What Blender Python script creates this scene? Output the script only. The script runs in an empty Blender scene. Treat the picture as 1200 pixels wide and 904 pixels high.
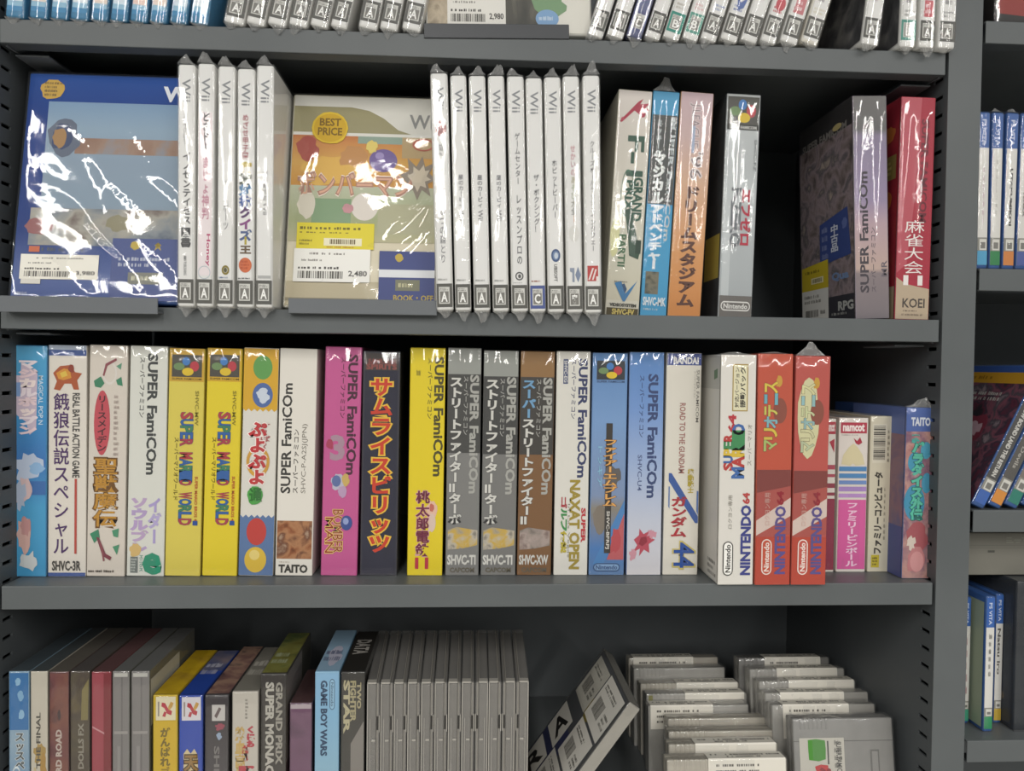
import bpy, bmesh, math, random
from mathutils import Matrix, Vector

scene = bpy.context.scene
C = bpy.context.collection
MM = .001
ZO = 1.2            # height of the middle shelf top above the shop floor (m)

# ------------------------------------------------------------------ camera
CAM = Vector((374.354, -632.296, 176.960))
RX, RY, RZ = -.0233315, -.0121372, -.0566230
F = 915.0


def _rot(rx, ry, rz):
    return Matrix.Rotation(rz, 3, 'Z') @ Matrix.Rotation(rx, 3, 'X') @ Matrix.Rotation(ry, 3, 'Y')


RM = _rot(RX, RY, RZ)      # columns: right, forward, up
cam = bpy.data.cameras.new('camera')
cam.sensor_width = 36
cam.lens = F / 1200 * 36
cam.clip_start = .02
co = bpy.data.objects.new('camera', cam)
C.objects.link(co)
r_, f_, u_ = RM.col[0], RM.col[1], RM.col[2]
M4 = Matrix(((r_[0], u_[0], -f_[0], CAM[0] * MM), (r_[1], u_[1], -f_[1], CAM[1] * MM),
             (r_[2], u_[2], -f_[2], CAM[2] * MM + ZO), (0, 0, 0, 1)))
co.matrix_world = M4
scene.camera = co

# ------------------------------------------------------------------ light
scene.view_settings.view_transform = 'Standard'
scene.view_settings.look = 'None'
scene.view_settings.gamma = 1
scene.view_settings.use_curve_mapping = False
scene.view_settings.exposure = -0.10
scene.cycles.transparent_max_bounces = 24
scene.cycles.max_bounces = 7
w = bpy.data.worlds.new('shop')
scene.world = w
w.use_nodes = True
w.node_tree.nodes['Background'].inputs[0].default_value = (.80, .84, .86, 1)
w.node_tree.nodes['Background'].inputs[1].default_value = .22


def lamp(x, y, z, sx, sy, power):
    l = bpy.data.lights.new('ceiling_tube', 'AREA')
    l.shape = 'RECTANGLE'
    l.size, l.size_y = sx, sy
    l.energy = power
    l.color = (1, .975, .93)
    o = bpy.data.objects.new('ceiling_tube', l)
    o.location = (x, y, z)
    C.objects.link(o)


for lx in (-2.45, -1.15, .13, 1.4, 2.75):      # lines of tubes running away from the shelf, across the aisles
    lamp(lx, -4.35, 2.65, .16, 5.7, 92)


# ------------------------------------------------------------------ projection (mm, shelf frame)
def ray(px, py):
    return RM @ Vector(((px - 600) / F, 1, -(py - 452) / F))


def xat(px, Y, Z):
    lo, hi = -900., 1900.
    for _ in range(50):
        m = (lo + hi) / 2
        q = RM.transposed() @ (Vector((m, Y, Z)) - CAM)
        if 600 + F * q[0] / q[1] < px:
            lo = m
        else:
            hi = m
    return (lo + hi) / 2


def zat(px, py, Y):
    d = ray(px, py)
    return (CAM + d * ((Y - CAM[1]) / d[1]))[2]


# ------------------------------------------------------------------ materials
def lin(h):
    h = h.lstrip('#')
    o = []
    for i in (0, 2, 4):
        c = int(h[i:i + 2], 16) / 255
        o.append(c / 12.92 if c <= .04045 else ((c + .055) / 1.055) ** 2.4)
    return (o[0], o[1], o[2], 1)


_m = {}


def paint(h, rough=.45, metal=0., spec=.4):
    k = (h, rough, metal, spec)
    if k not in _m:
        m = bpy.data.materials.new('paint')
        m.use_nodes = True
        b = m.node_tree.nodes['Principled BSDF']
        b.inputs['Base Color'].default_value = lin(h)
        b.inputs['Roughness'].default_value = rough
        b.inputs['Metallic'].default_value = metal
        b.inputs['Specular IOR Level'].default_value = spec
        _m[k] = m
    return _m[k]


def coat(h, h2, scale, rough=.5, bump=.15, bscale=900):
    """powder coat / worn card: colour mottled by noise, fine relief"""
    k = ('coat', h, h2, scale, rough, bump)
    if k not in _m:
        m = bpy.data.materials.new('coat')
        m.use_nodes = True
        nt = m.node_tree
        b = nt.nodes['Principled BSDF']
        tc = nt.nodes.new('ShaderNodeTexCoord')
        n = nt.nodes.new('ShaderNodeTexNoise')
        n.inputs['Scale'].default_value = scale
        n.inputs['Detail'].default_value = 4
        r = nt.nodes.new('ShaderNodeValToRGB')
        r.color_ramp.elements[0].color = lin(h)
        r.color_ramp.elements[1].color = lin(h2)
        r.color_ramp.elements[0].position = .35
        r.color_ramp.elements[1].position = .65
        nt.links.new(tc.outputs['Object'], n.inputs['Vector'])
        nt.links.new(n.outputs['Fac'], r.inputs[0])
        nt.links.new(r.outputs[0], b.inputs['Base Color'])
        b.inputs['Roughness'].default_value = rough
        b.inputs['Specular IOR Level'].default_value = .35
        n2 = nt.nodes.new('ShaderNodeTexNoise')
        n2.inputs['Scale'].default_value = bscale
        bp = nt.nodes.new('ShaderNodeBump')
        bp.inputs['Strength'].default_value = bump
        bp.inputs['Distance'].default_value = .0004
        nt.links.new(tc.outputs['Object'], n2.inputs['Vector'])
        nt.links.new(n2.outputs['Fac'], bp.inputs['Height'])
        nt.links.new(bp.outputs[0], b.inputs['Normal'])
        _m[k] = m
    return _m[k]


def art(cols, scale, stretch=(1, 1, 1)):
    """busy printed illustration: noise through a ramp of colours"""
    k = ('art', tuple(cols), scale, stretch)
    if k not in _m:
        m = bpy.data.materials.new('art')
        m.use_nodes = True
        nt = m.node_tree
        b = nt.nodes['Principled BSDF']
        tc = nt.nodes.new('ShaderNodeTexCoord')
        mp = nt.nodes.new('ShaderNodeMapping')
        mp.inputs['Scale'].default_value = stretch
        n = nt.nodes.new('ShaderNodeTexNoise')
        n.inputs['Scale'].default_value = scale
        n.inputs['Detail'].default_value = 5
        n.inputs['Distortion'].default_value = .4
        r = nt.nodes.new('ShaderNodeValToRGB')
        el = r.color_ramp.elements
        N = len(cols)
        el[0].position, el[1].position = .3, .7
        for i in range(1, N - 1):
            el.new(.3 + .4 * i / (N - 1))
        for i, c in enumerate(cols):
            el[i].color = lin(c)
        nt.links.new(tc.outputs['Object'], mp.inputs[0])
        nt.links.new(mp.outputs[0], n.inputs['Vector'])
        nt.links.new(n.outputs['Fac'], r.inputs[0])
        nt.links.new(r.outputs[0], b.inputs['Base Color'])
        b.inputs['Roughness'].default_value = .6
        b.inputs['Specular IOR Level'].default_value = .2
        _m[k] = m
    return _m[k]


def grad(stops):
    """printed vertical colour run over a face (object Z, mm from its base)"""
    k = ('grad', tuple(stops))
    if k not in _m:
        m = bpy.data.materials.new('grad')
        m.use_nodes = True
        nt = m.node_tree
        b = nt.nodes['Principled BSDF']
        tc = nt.nodes.new('ShaderNodeTexCoord')
        sp = nt.nodes.new('ShaderNodeSeparateXYZ')
        mr = nt.nodes.new('ShaderNodeMapRange')
        mr.inputs['From Max'].default_value = .19
        r = nt.nodes.new('ShaderNodeValToRGB')
        el = r.color_ramp.elements
        for i in range(len(stops) - 2):
            el.new(.5)
        for i, (p, c) in enumerate(stops):
            el[i].position = p
            el[i].color = lin(c)
        nt.links.new(tc.outputs['Object'], sp.inputs[0])
        nt.links.new(sp.outputs['Z'], mr.inputs['Value'])
        nt.links.new(mr.outputs[0], r.inputs[0])
        nt.links.new(r.outputs[0], b.inputs['Base Color'])
        b.inputs['Roughness'].default_value = .6
        b.inputs['Specular IOR Level'].default_value = .2
        _m[k] = m
    return _m[k]


def clear(haze=.05, rough=.07, bump=.35, scale=90, tint='#FFFFFF', hz='#D8DADA', ior=1.45, dist=.002):
    """thin clear plastic: mostly see-through, glossy at its wrinkles, a little milky"""
    k = ('clear', haze, rough, bump, scale, tint, hz, ior, dist)
    if k not in _m:
        m = bpy.data.materials.new('clear_plastic')
        m.use_nodes = True
        nt = m.node_tree
        nt.nodes.remove(nt.nodes['Principled BSDF'])
        out = nt.nodes['Material Output']
        tr = nt.nodes.new('ShaderNodeBsdfTransparent')
        tr.inputs[0].default_value = lin(tint)
        gl = nt.nodes.new('ShaderNodeBsdfGlossy')
        gl.inputs['Roughness'].default_value = rough
        df = nt.nodes.new('ShaderNodeBsdfDiffuse')
        df.inputs[0].default_value = lin(hz)
        lw = nt.nodes.new('ShaderNodeLayerWeight')
        pw = nt.nodes.new('ShaderNodeMath')
        pw.operation = 'POWER'
        pw.inputs[1].default_value = 5
        fr = nt.nodes.new('ShaderNodeMath')
        fr.operation = 'MULTIPLY_ADD'
        fr.inputs[1].default_value = .8
        fr.inputs[2].default_value = .05
        fr.use_clamp = True
        m1 = nt.nodes.new('ShaderNodeMixShader')
        m2 = nt.nodes.new('ShaderNodeMixShader')
        m2.inputs[0].default_value = haze
        tc = nt.nodes.new('ShaderNodeTexCoord')
        n = nt.nodes.new('ShaderNodeTexNoise')
        n.inputs['Scale'].default_value = scale
        n.inputs['Detail'].default_value = 1.5
        n.inputs['Distortion'].default_value = .8
        bp = nt.nodes.new('ShaderNodeBump')
        bp.inputs['Strength'].default_value = bump
        bp.inputs['Distance'].default_value = dist
        L = nt.links.new
        L(tc.outputs['Object'], n.inputs['Vector'])
        L(n.outputs['Fac'], bp.inputs['Height'])
        L(bp.outputs[0], gl.inputs['Normal'])
        L(bp.outputs[0], lw.inputs['Normal'])
        L(lw.outputs['Facing'], pw.inputs[0])
        L(pw.outputs[0], fr.inputs[0])
        L(fr.outputs[0], m1.inputs[0])
        L(tr.outputs[0], m1.inputs[1])
        L(gl.outputs[0], m1.inputs[2])
        L(m1.outputs[0], m2.inputs[1])
        L(df.outputs[0], m2.inputs[2])
        L(m2.outputs[0], out.inputs['Surface'])
        _m[k] = m
    return _m[k]


FILM = clear(.015, .07, .12, 60)
EAR = clear(.22, .12, .6, 160, '#F4F4F4', '#C8C8C6')


def as_mat(c):
    if isinstance(c, str):
        return paint(c)
    return c


# ------------------------------------------------------------------ mesh helpers (mm in, metres out)
def link_mesh(name, verts, faces, mats, mi, parent=None, smooth=False):
    me = bpy.data.meshes.new(name)
    me.from_pydata([(v[0] * MM, v[1] * MM, v[2] * MM) for v in verts], [], faces)
    for m in mats:
        me.materials.append(m)
    if mi:
        me.polygons.foreach_set('material_index', mi)
    if smooth:
        me.polygons.foreach_set('use_smooth', [True] * len(me.polygons))
    me.update()
    o = bpy.data.objects.new(name, me)
    C.objects.link(o)
    if parent is not None:
        o.parent = parent
    return o


class MB:
    def __init__(s):
        s.v, s.f, s.mi, s.mats = [], [], [], []

    def mat(s, m):
        m = as_mat(m)
        if m not in s.mats:
            s.mats.append(m)
        return s.mats.index(m)

    def add(s, verts, faces, m):
        b = len(s.v)
        i = s.mat(m)
        s.v += [tuple(v) for v in verts]
        for f in faces:
            s.f.append([b + k for k in f])
            s.mi.append(i)

    def box(s, x0, x1, y0, y1, z0, z1, m, bev=0, seg=1, xf=None):
        if not bev:
            V = [(x, y, z) for x in (x0, x1) for y in (y0, y1) for z in (z0, z1)]
            Fs = [(0, 1, 3, 2), (4, 6, 7, 5), (0, 4, 5, 1), (2, 3, 7, 6), (0, 2, 6, 4), (1, 5, 7, 3)]
        else:
            bm = bmesh.new()
            bmesh.ops.create_cube(bm, size=1)
            for v in bm.verts:
                v.co = ((x0 + x1) / 2 + v.co.x * (x1 - x0), (y0 + y1) / 2 + v.co.y * (y1 - y0), (z0 + z1) / 2 + v.co.z * (z1 - z0))
            bmesh.ops.bevel(bm, geom=bm.edges[:], offset=bev, segments=seg, affect='EDGES', profile=.5)
            bm.verts.index_update()
            V = [v.co.copy() for v in bm.verts]
            Fs = [[v.index for v in f.verts] for f in bm.faces]
            bm.free()
        if xf:
            V = [xf(v) for v in V]
        s.add(V, Fs, m)

    def build(s, name, parent=None, smooth=False):
        return link_mesh(name, s.v, s.f, s.mats, s.mi, parent, smooth)


# ------------------------------------------------------------------ lettering
_g = {}
_tc = bpy.data.curves.new('glyph', 'FONT')
_to = bpy.data.objects.new('glyph', _tc)
C.objects.link(_to)


def glyph(t, b):
    k = (t, b)
    if k not in _g:
        _tc.body = t
        _tc.offset = b
        _tc.resolution_u = 2
        dg = bpy.context.evaluated_depsgraph_get()
        dg.update()
        me = bpy.data.meshes.new_from_object(_to.evaluated_get(dg), preserve_all_data_layers=False, depsgraph=dg)
        V = [(v.co.x, v.co.y) for v in me.vertices]
        Fs = [list(p.vertices) for p in me.polygons]
        bpy.data.meshes.remove(me)
        xs = [p[0] for p in V] or [0, 1]
        ys = [p[1] for p in V] or [0, 1]
        _g[k] = (V, Fs, (min(xs), min(ys), max(xs), max(ys)))
    return _g[k]


def place_text(t, u0, v0, u1, v1, rot, b):
    V, Fs, _ = glyph(t, b)
    bx0, by0, bx1, by1 = glyph(t, 0)[2]
    bw, bh = max(bx1 - bx0, 1e-3), max(by1 - by0, 1e-3)
    out = []
    for x, y in V:
        p, q = (x - bx0) / bw, (y - by0) / bh
        if rot == 0:
            out.append((u0 + p * (u1 - u0), v1 - q * (v1 - v0)))
        elif rot == -90:
            out.append((u0 + q * (u1 - u0), v0 + p * (v1 - v0)))
        else:
            out.append((u1 - q * (u1 - u0), v1 - p * (v1 - v0)))
    return out, Fs


TURN = 'ー〜-・…'


def place_vertical(t, u0, v0, u1, v1, b):
    n = len(t)
    du, dv = u1 - u0, (v1 - v0) / n
    for i, ch in enumerate(t):
        if ch == ' ':
            continue
        V, Fs, _ = glyph(ch, b)
        x0, y0, x1, y1 = glyph(ch, 0)[2]
        cx = (x0 + x1) / 2
        half = ord(ch) < 128
        out = []
        for x, y in V:
            p, q = (x - (cx if half else .5)) , y - .38
            if ch in TURN:
                p, q = q, -p
            out.append(((u0 + u1) / 2 + p * du, v0 + (i + .5) * dv - q * dv))
        yield out, Fs


# ------------------------------------------------------------------ printed elements on a face
def R(u0, v0, u1, v1, c): return ('R', u0, v0, u1, v1, c)
def E(u0, v0, u1, v1, c): return ('E', u0, v0, u1, v1, c)
def O(u0, v0, u1, v1, c, t=.18): return ('O', u0, v0, u1, v1, c, t)
def T(s, u0, v0, u1, v1, c, rot=0, b=.012): return ('T', s, u0, v0, u1, v1, c, rot, b)
def V(s, u0, v0, u1, v1, c, b=.015): return ('V', s, u0, v0, u1, v1, c, b)
def MT(s, u0, v0, u1, v1, cs, rot=0, b=.03, oc=None): return ('MT', s, u0, v0, u1, v1, cs, rot, b, oc)
def MV(s, u0, v0, u1, v1, cs, b=.03): return ('MV', s, u0, v0, u1, v1, cs, b)
def PG(pts, c): return ('P', pts, c)
def BL(u0, v0, u1, v1, c, seed=1, j=.3): return ('B', u0, v0, u1, v1, c, seed, j)
def BC(u0, v0, u1, v1, c, n=22, vert=False): return ('C', u0, v0, u1, v1, c, n, vert)
def LN(u0, v0, u1, v1, c, n=3, seed=1): return ('L', u0, v0, u1, v1, c, n, seed)   # lines of small unreadable print


def pill(u0, v0, u1, v1, asp, n=6):
    """rounded bar outline points; asp = (face width / face height)"""
    cx, cy = (u0 + u1) / 2, (v0 + v1) / 2
    W, H = (u1 - u0) * asp, (v1 - v0)
    r = min(W, H) / 2
    pts = []
    for qx, qy, a0 in ((1, -1, -90), (1, 1, 0), (-1, 1, 90), (-1, -1, 180)):
        for i in range(n + 1):
            a = math.radians(a0 + 90 * i / n)
            pts.append((cx + (qx * (W / 2 - r) + r * math.cos(a)) / asp, cy + qy * (H / 2 - r) + r * math.sin(a)))
    return pts


def elem(e):
    k = e[0]
    if k == 'R':
        _, u0, v0, u1, v1, c = e
        yield [(u0, v0), (u1, v0), (u1, v1), (u0, v1)], [(0, 1, 2, 3)], c
    elif k == 'E':
        _, u0, v0, u1, v1, c = e
        P = [((u0 + u1) / 2 + (u1 - u0) / 2 * math.cos(a * math.pi / 12), (v0 + v1) / 2 + (v1 - v0) / 2 * math.sin(a * math.pi / 12)) for a in range(24)]
        yield P, [tuple(range(24))], c
    elif k == 'O':
        _, u0, v0, u1, v1, c, t = e
        P = []
        for s in (1, 1 - t):
            P += [((u0 + u1) / 2 + s * (u1 - u0) / 2 * math.cos(a * math.pi / 12), (v0 + v1) / 2 + s * (v1 - v0) / 2 * math.sin(a * math.pi / 12)) for a in range(24)]
        yield P, [(a, (a + 1) % 24, 24 + (a + 1) % 24, 24 + a) for a in range(24)], c
    elif k == 'T':
        _, s, u0, v0, u1, v1, c, rot, b = e
        p, f = place_text(s, u0, v0, u1, v1, rot, min(b, .045))
        yield p, f, c
    elif k == 'V':
        _, s, u0, v0, u1, v1, c, b = e
        for p, f in place_vertical(s, u0, v0, u1, v1, b):
            yield p, f, c
    elif k == 'MV':
        _, s, u0, v0, u1, v1, cs, b = e
        i = 0
        for p, f in place_vertical(s, u0, v0, u1, v1, b):
            yield p, f, cs[i % len(cs)]
            i += 1
    elif k == 'MT':
        _, s, u0, v0, u1, v1, cs, rot, b, oc = e
        n = len(s)
        for i, ch in enumerate(s):
            if ch == ' ':
                continue
            a0, a1 = (i + .04) / n, (i + .96) / n
            if rot == 0:
                bb = (u0 + a0 * (u1 - u0), v0, u0 + a1 * (u1 - u0), v1)
            elif rot == -90:
                bb = (u0, v0 + a0 * (v1 - v0), u1, v0 + a1 * (v1 - v0))
            else:
                bb = (u0, v1 - a1 * (v1 - v0), u1, v1 - a0 * (v1 - v0))
            p, f = place_text(ch, *bb, rot, min(b, .05))
            yield p, f, cs[i % len(cs)]
    elif k == 'P':
        yield e[1], [tuple(range(len(e[1])))], e[2]
    elif k == 'B':
        _, u0, v0, u1, v1, c, seed, j = e
        rr = random.Random(seed)
        n = 16
        P = []
        for a in range(n):
            q = 1 - j * rr.random()
            P.append(((u0 + u1) / 2 + q * (u1 - u0) / 2 * math.cos(a * 2 * math.pi / n), (v0 + v1) / 2 + q * (v1 - v0) / 2 * math.sin(a * 2 * math.pi / n)))
        P.append(((u0 + u1) / 2, (v0 + v1) / 2))
        yield P, [(a, (a + 1) % n, n) for a in range(n)], c
    elif k == 'C':
        _, u0, v0, u1, v1, c, n, vert = e
        rr = random.Random(n)
        P, Fs, t = [], [], 0.
        ws = [(rr.choice((1, 1, 2, 3)), rr.choice((1, 1, 2))) for _ in range(n)]
        tot = sum(a + b for a, b in ws)
        for a, b in ws:
            s0, s1 = t / tot, (t + a) / tot
            t += a + b
            i = len(P)
            if vert:
                P += [(u0, v0 + s0 * (v1 - v0)), (u1, v0 + s0 * (v1 - v0)), (u1, v0 + s1 * (v1 - v0)), (u0, v0 + s1 * (v1 - v0))]
            else:
                P += [(u0 + s0 * (u1 - u0), v0), (u0 + s1 * (u1 - u0), v0), (u0 + s1 * (u1 - u0), v1), (u0 + s0 * (u1 - u0), v1)]
            Fs.append((i, i + 1, i + 2, i + 3))
        yield P, Fs, c
    elif k == 'L':
        _, u0, v0, u1, v1, c, n, seed = e
        rr = random.Random(seed)
        P, Fs = [], []
        for r in range(n):
            va = v0 + (v1 - v0) * (r + .15) / n
            vb = v0 + (v1 - v0) * (r + .8) / n
            u = u0
            end = u0 + (u1 - u0) * (rr.uniform(.6, 1))
            while u < end:
                wd = (u1 - u0) * rr.uniform(.015, .05)
                i = len(P)
                q = (vb - va) * rr.uniform(0, .3)
                P += [(u, va + q), (u + wd, va + q), (u + wd, vb), (u, vb)]
                Fs.append((i, i + 1, i + 2, i + 3))
                u += wd + (u1 - u0) * rr.choice((.012, .012, .03, .06))
        yield P, Fs, c


class Ink:
    """prints elements onto one face of a thing; layers are stacked by hundredths of a millimetre"""
    def __init__(s, root, w, d, h, start=.06):
        s.root, s.w, s.d, s.h, s.k = root, w, d, h, start

    def to(s, face, p, k):
        u, v = p
        if face == 'front':
            return ((u - .5) * s.w, -k, (1 - v) * s.h)
        if face == 'left':
            return (-s.w / 2 - k, (1 - u) * s.d, (1 - v) * s.h)
        if face == 'right':
            return (s.w / 2 + k, u * s.d, (1 - v) * s.h)
        return ((u - .5) * s.w, (1 - v) * s.d, s.h + k)

    def put(s, face, name, els, parent=None, label=None):
        mb = MB()
        flat = []
        for e in els:
            if e[0] == 'MT' and e[-1]:      # outlined lettering: outline below, fill above it
                flat += [e[:6] + ([e[-1]], e[7], e[8] + .03, None), e[:-1] + (None,)]
            else:
                flat.append(e)
        for e in flat:
            s.k += .035
            for P, Fs, c in elem(e):
                mb.add([s.to(face, p, s.k) for p in P], Fs, c)
        if mb.v:
            o = mb.build(name, parent or s.root)
            if label:
                o['label'] = label
            return o


# ------------------------------------------------------------------ things
def thing(name, label, cat, loc, group=None, rot=(0, 0, 0)):
    o = bpy.data.objects.new(name, None)
    o.empty_display_size = .02
    C.objects.link(o)
    o.location = (loc[0] * MM, loc[1] * MM, loc[2] * MM + ZO)
    o.rotation_euler = rot
    o['label'] = label
    o['category'] = cat
    if group:
        o['group'] = group
    return o


def stand_at(xbl, xbr, xtl, xtr, ytop, Y, Zb, h=None):
    """pose of an upright box from the picture columns of its front face, on its real plane Y and shelf Zb"""
    a, b = xat(xbl, Y, Zb), xat(xbr, Y, Zb)
    if h is None:
        h = zat((xtl + xtr) / 2, ytop, Y) - Zb
    c, d = xat(xtl, Y, Zb + h), xat(xtr, Y, Zb + h)
    wd = ((b - a) + (d - c)) / 2
    roll = math.atan2((c + d) / 2 - (a + b) / 2, h)
    wd *= math.cos(roll)
    return dict(X=(a + b) / 2, Y=Y, Z=Zb + wd / 2 * abs(math.sin(roll)) + .05, w=wd - .8, h=h / math.cos(roll), roll=roll)


def lean_at(xbl, xbr, Y, Zb, h, lean, wd=None):
    a, b = xat(xbl, Y, Zb), xat(xbr, Y, Zb)
    th = math.radians(lean)
    W = wd or ((b - a) * math.cos(th) - .4)
    return dict(X=(a + b) / 2, Y=Y, Z=Zb + W / 2 * abs(math.sin(th)) + .05, w=W, h=h, roll=th)


def film(root, w, d, h, ear=0, skew=-.15, foot=0, seed=0, off=.3, jit=.35, mat=None, back=True, fskew=.05):
    """shrink film round a box, with a pinched ear at the top (and bottom)"""
    rr = random.Random(seed * 7 + 3)
    x = w / 2 + off
    mb = MB()
    # front sheet: slack vertical ridges, rolled round the two front edges
    nx, nz = 12, 10
    ph, ph2 = rr.uniform(0, 6.3), rr.uniform(0, 6.3)
    k1, k2 = rr.uniform(.25, .4), rr.uniform(.5, .8)
    Vv, Fs = [], []
    er = min(1.2, w * .08)
    for j in range(nz + 1):
        z = (h + off) * j / nz
        wob = math.sin(z * .035 + ph) * 1.6
        row = [(-x, er - off), (-x + er * .3, er * .3 - off)]
        for i in range(nx + 1):
            xx = -x + er + (2 * x - 2 * er) * i / nx
            env = math.sin(math.pi * i / nx)
            row.append((xx, -off - jit * env * (.5 + .5 * math.sin(xx * k1 + ph + wob * .4)) - jit * .35 * env * (.5 + .5 * math.sin(xx * k2 + ph2 - z * .02))))
        row += [(x - er * .3, er * .3 - off), (x, er - off)]
        Vv += [(p, q, min(z, h + off - 1.4)) for p, q in row]
        if j == nz:      # rolled over the top edge
            Vv += [(p, q + .4, h + off - .4) for p, q in row]
            Vv += [(p, q + 1.4, h + off) for p, q in row]
    m = nx + 5
    for j in range(nz + 2):
        for i in range(m - 1):
            a = j * m + i
            Fs.append((a, a + 1, a + m + 1, a + m))
    mb.add(Vv, Fs, mat or FILM)
    # sides and top
    for sx in (-x, x):
        mb.add([(sx, -off, 0), (sx, d + off, 0), (sx, d + off, h + off), (sx, -off, h + off)], [(0, 1, 2, 3)], mat or FILM)
    mb.add([(-x, -off, h + off), (x, -off, h + off), (x, d + off, h + off), (-x, d + off, h + off)], [(0, 1, 2, 3)], mat or FILM)
    o = mb.build('plastic_wrap', root, smooth=True)
    for (e, z, sg, sk) in ((ear, h + off, 1, skew), (foot, 0, -1, fskew)):
        if not e:
            continue
        eb = MB()
        n = 6
        lo = [(-x + 2 * x * i / n, -off + .1, z) for i in range(n + 1)]
        ap = sk * w
        hi = []
        for i in range(n + 1):
            px = -x + 2 * x * i / n
            t = 1 - abs(px - ap) / (x + abs(ap))
            zz = e * max(0, min(1, t * 1.5)) * rr.uniform(.85, 1.05)
            hi.append((px * .55 + ap * .45, 1.5 + rr.uniform(-1.2, 1.2), z + sg * zz))
        bk = [(-x + 2 * x * i / n, 9 + rr.uniform(-1, 1), z + sg * .2) for i in range(n + 1)]
        Vv = lo + hi + bk
        Fs = []
        m = n + 1
        for i in range(n):
            Fs += [(i, i + 1, m + i + 1), (i, m + i + 1, m + i), (m + i, m + i + 1, 2 * m + i + 1), (m + i, 2 * m + i + 1, 2 * m + i)]
        eb.add(Vv, Fs, EAR)
        # folded tails seen as bright creases
        for q in range(3):
            i = rr.randint(0, n - 1)
            p0, p1 = Vector(lo[i]), Vector(hi[min(n, i + 1)])
            dn = Vector((.35, -.25, 0))
            eb.add([p0 + dn, p0 - dn, p1 - dn, p1 + dn], [(0, 1, 2, 3)], EAR)
        eb.build('wrap_fold', o)
    return o


def carton(name, label, cat, pos, d, col, front=(), left=(), top=(), right=(), group=None, wrap=None, bev=.7, yaw=0,
           pitch=0, side=None, topc=None, body='carton'):
    root = thing(name, label, cat, (pos['X'], pos['Y'], pos['Z']), group, (math.radians(-pitch), pos['roll'], math.radians(yaw)))
    w, h = pos['w'], pos['h']
    mb = MB()
    mb.box(-w / 2, w / 2, 0, d, 0, h, col, bev, 2)
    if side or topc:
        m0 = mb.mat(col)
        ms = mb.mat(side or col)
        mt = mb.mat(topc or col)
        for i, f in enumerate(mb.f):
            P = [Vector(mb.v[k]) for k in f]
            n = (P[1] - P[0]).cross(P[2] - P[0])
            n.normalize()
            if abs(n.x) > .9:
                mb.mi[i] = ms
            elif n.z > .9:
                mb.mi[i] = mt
    mb.build(body, root)
    ink = Ink(root, w, d, h)
    for face, specs in (('front', front), ('left', left), ('top', top), ('right', right)):
        for s in specs:
            ink.put(face, s[0], s[1], None, s[2] if len(s) > 2 else None)
    if wrap:
        film(root, w, d, h, **wrap)
    return root


# ------------------------------------------------------------------ SETTING and shelving
P = 220.811          # shelf pitch
X0, SW, LIP = 10.33, 755.9, 18.5
DEP = 300.0
METAL = coat('#595D5E', '#5F6364', 9, .42, .12)
METALD = coat('#4E5254', '#54585A', 9, .5, .12)
METALL = coat('#666A6D', '#6C6F73', 12, .4, .1)

fl = MB()
fl.box(-1800, 2800, -3800, 900, -1220, -1200, coat('#B9B6AE', '#A9A69E', 3, .3, .05))
o = fl.build('floor')
o.location.z = ZO
o['kind'] = 'structure'


def side_panel(x0, x1, root, zlo=-300, zhi=500):
    """perforated upright wall: a column of shelf-hook slots near its front edge"""
    mb = MB()
    mb.box(x0, x1, 0, 6, -1200, 900, METALD)
    mb.box(x0, x1, 19, DEP, -1200, 900, METALD)
    mb.box(x0, x1, 6, 19, -1200, zlo, METALD)
    mb.box(x0, x1, 6, 19, zhi, 900, METALD)
    z = zlo
    while z < zhi - .1:
        mb.box(x0, x1, 6, 19, z, min(z + 12.0, zhi), METALD)
        z += 15.1
    return mb.build('side_panel', root)


fr = thing('shelving_frame', 'dark grey steel shelving frame with slotted uprights and a flat back', 'shelving', (0, 0, 0))
side_panel(5.2, 7, fr)
side_panel(769, 770.8, fr)
side_panel(795.5, 797.3, fr)
mb = MB()
mb.box(769, 797.3, -1.2, 0, -1200, 900, METAL)
mb.build('upright_front', fr)
mb = MB()
mb.box(-22, 7, -1.2, 0, -1200, 900, METAL)
mb.build('upright_front', fr)
mb = MB()
mb.box(-22, -21, 0, DEP, -1200, 900, '#2A2B2C')
mb.build('slot_blocker', fr)  # added dark sheet closing the upright, stops light showing through its slots
mb = MB()
mb.box(782, 784, 0, DEP, -1200, 900, '#2A2B2C')
mb.build('slot_blocker', fr)  # added dark plate hidden inside the post so its slots look black
mb = MB()
mb.box(-22, 783, DEP, DEP + 2, -1200, 900, METALD)
mb.box(783, 1700, DEP, DEP + 2, -1200, 900, METALD)
mb.build('back_panel', fr)


def shelf(label, x0, x1, z, clips=True):
    r = thing('shelf_board', label, 'shelf', ((x0 + x1) / 2, 0, z))
    hw = (x1 - x0) / 2
    mb = MB()
    mb.box(-hw, hw, 0, DEP - .5, -1.4, 0, METAL)
    mb.build('deck', r)
    mb = MB()
    mb.box(-hw, hw, -1.4, 0, -LIP, 0, METAL, .6, 2)
    mb.box(-hw, hw, 0, 13, -LIP, -LIP + 1.2, METALD)
    mb.build('front_lip', r)
    for sx in (-1, 1) if clips else ():
        mb = MB()
        xx = sx * (hw - 2)
        a, b = (xx, xx - sx * 1.6)
        Vv = [(q, y, zz) for q in (a, b) for y, zz in ((3, -LIP - 1), (150, -LIP + 5), (150, -1.5), (3, -1.5))]
        mb.add(Vv, [(0, 1, 2, 3), (4, 5, 6, 7), (0, 1, 5, 4), (1, 2, 6, 5), (2, 3, 7, 6), (3, 0, 4, 7)], METALL)
        q0, q1 = min(a, xx - sx * 26), max(a, xx - sx * 26)
        mb.box(q0, q1, 16, 70, -LIP - 3.5, -LIP - 2, METALL, .3, 1)
        mb.build('hook_bracket', r)
    return r


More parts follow.
